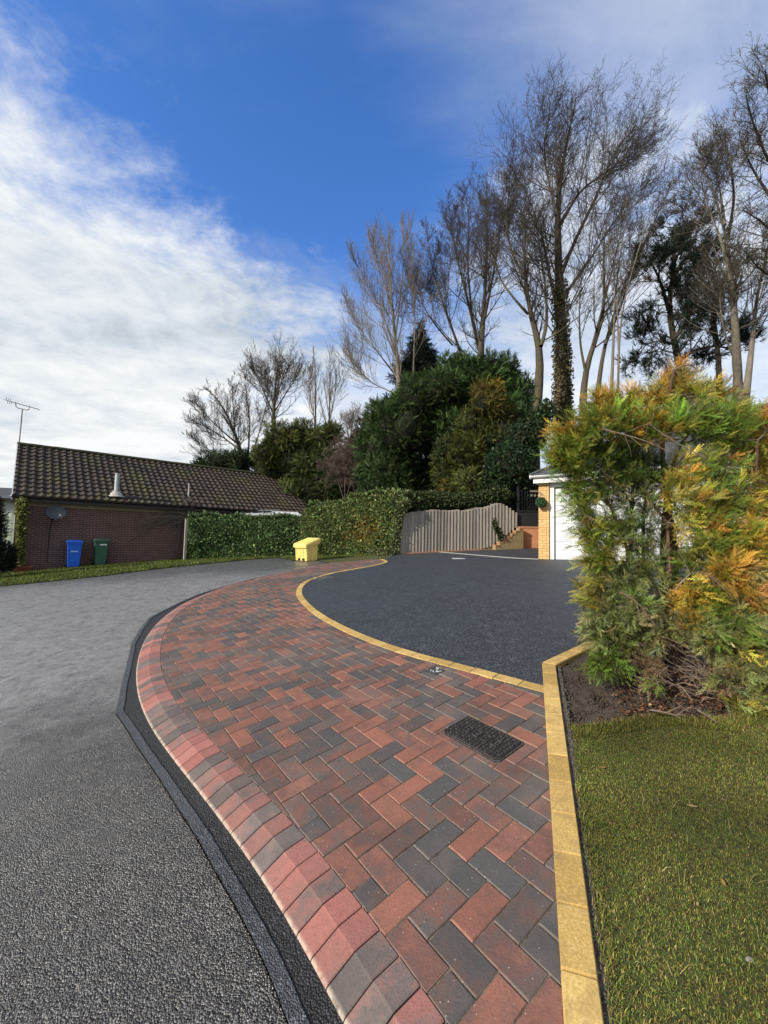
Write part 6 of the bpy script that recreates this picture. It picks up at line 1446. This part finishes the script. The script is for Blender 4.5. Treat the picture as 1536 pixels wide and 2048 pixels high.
# ------------------------------------------------------------------ covers let into the paving
def flatdir(u0, u1, v0, v1, name, label, cat):
    c = uvw((u0 + u1) / 2, (v0 + v1) / 2); z = float(Z(*c)); o = thing(name, label, cat, (c[0], c[1], z), YAW)
    return o, (u1 - u0) * .05, (v1 - v0) * .05
def lay(o):
    """tilt a flat thing to the slope of the ground"""
    x, y, z = o.location; e = .1; gx = float(Z(x + e, y) - Z(x - e, y)) / (2 * e); gy = float(Z(x, y + e) - Z(x, y - e)) / (2 * e)
    n = Vector((-gx, -gy, 1)).normalized(); q = Vector((0, 0, 1)).rotation_difference(n); o.rotation_euler = (q.to_matrix() @ Matrix.Rotation(YAW, 3, 'Z')).to_euler()
mh, hx, hy = flatdir(*MH, 'manhole_cover', 'rectangular dark cast iron cover with raised pattern let into the brick paving', 'manhole cover')
def oct_(x, y, c): return [(-x + c, -y), (x - c, -y), (x, -y + c), (x, y - c), (x - c, y), (-x + c, y), (-x, y - c), (-x, -y + c)]
b = MB(); b.loft([[(x, y, z) for x, y in oct_(hx * k, hy * k, .02)] for k, z in ((.985, -.03), (.985, .001), (.955, .003), (.95, -.012))]); fix_normals(b.build('frame', M_IRON2, mh))
b = MB(); b.loft([[(x, y, z) for x, y in oct_(hx - e, hy - e, .02)] for e, z in ((.014, -.03), (.014, .002), (.017, .005))]); ld = fix_normals(b.build('lid', M_IRON, mh))
b = MB(); rg = np.random.default_rng(5); nu, nv = 15, 9
for i in range(nu):
    for j in range(nv):
        x = -hx + .03 + (2 * hx - .06) * i / (nu - 1); y = -hy + .028 + (2 * hy - .056) * j / (nv - 1)
        mid = abs(x) < hx * .62 and abs(y) < hy * .38
        if mid: continue
        if (i + j) % 2: b.box(x - .009, x + .009, y - .003, y + .003, .004, .009)
        else: b.box(x - .003, x + .003, y - .007, y + .007, .004, .009)
for i in range(4):                                                   # the big raised frames of the middle row
    x = -hx * .48 + i * hx * .32
    for (xa, xb, ya, yb) in ((x - .020, x + .020, -.030, -.024), (x - .020, x + .020, .024, .030), (x - .020, x - .014, -.024, .024), (x + .014, x + .020, -.024, .024)): b.box(xa, xb, ya, yb, .004, .011)
    b.box(x - .006, x + .006, -.008, .008, .004, .010)
b.build('raised_pattern', M_IRON2, ld); [MB().box(q_ * hx * .73 - .013, q_ * hx * .73 + .013, -.006, .006, .003, .0075).build('key_hole', M_GAP, ld) for q_ in (-1, 1)]; lay(mh)
st_, hx, hy = flatdir(*ST, 'stop_tap_cover', 'small square dark stop tap cover with worn pale markings beside the yellow edging', 'stop tap cover')
MB().box(-hx + .002, hx - .002, -hy + .002, hy - .002, -.03, -.004).build('frame', M_GAP, st_); l2 = MB().box(-hx + .006, hx - .006, -hy + .006, hy - .006, -.02, -.001, .002).build('lid', m_plain('grey_plastic', (.07, .08, .085), (.04, .045, .05), .4, 40), st_)
b = MB()
for pts in ([(-.03, .035, 0), (-.005, .04, 0), (.0, .01, 0), (.02, .0, 0)], [(.015, -.015, 0), (.035, -.005, 0), (.04, .02, 0)], [(-.035, -.02, 0), (-.02, -.035, 0)], [(-.01, -.02, 0), (.012, -.036, 0)]): b.tube([(x, y, .0) for x, y, z in pts], .0055, 5)
b.build('worn_marking', m_plain('worn_white', (.55, .56, .56), (.2, .21, .21), .6, 90), l2); lay(st_)
fcx, hx, hy = flatdir(*FC, 'recessed_cover', 'large recessed inspection cover filled with small dark setts, far along the paved path', 'inspection cover')
b = MB(); b.box(-hx + .005, hx - .005, -hy + .005, hy - .005, -.04, -.008); tr_ = b.build('tray', M_IRON2, fcx)
b = MB(); rg = np.random.default_rng(9)
for i in range(9):
    for j in range(12):
        x = -hx + .02 + (2 * hx - .04) * (i + .5) / 9; y = -hy + .02 + (2 * hy - .04) * (j + .5) / 12; b.box(x - .034, x + .034, y - .034, y + .034, -.012, rg.uniform(-.002, .006), .006)
b.build('sett_infill', m_plain('dark_sett', (.10, .095, .085), (.05, .048, .045), .8, 14), fcx); lay(fcx)
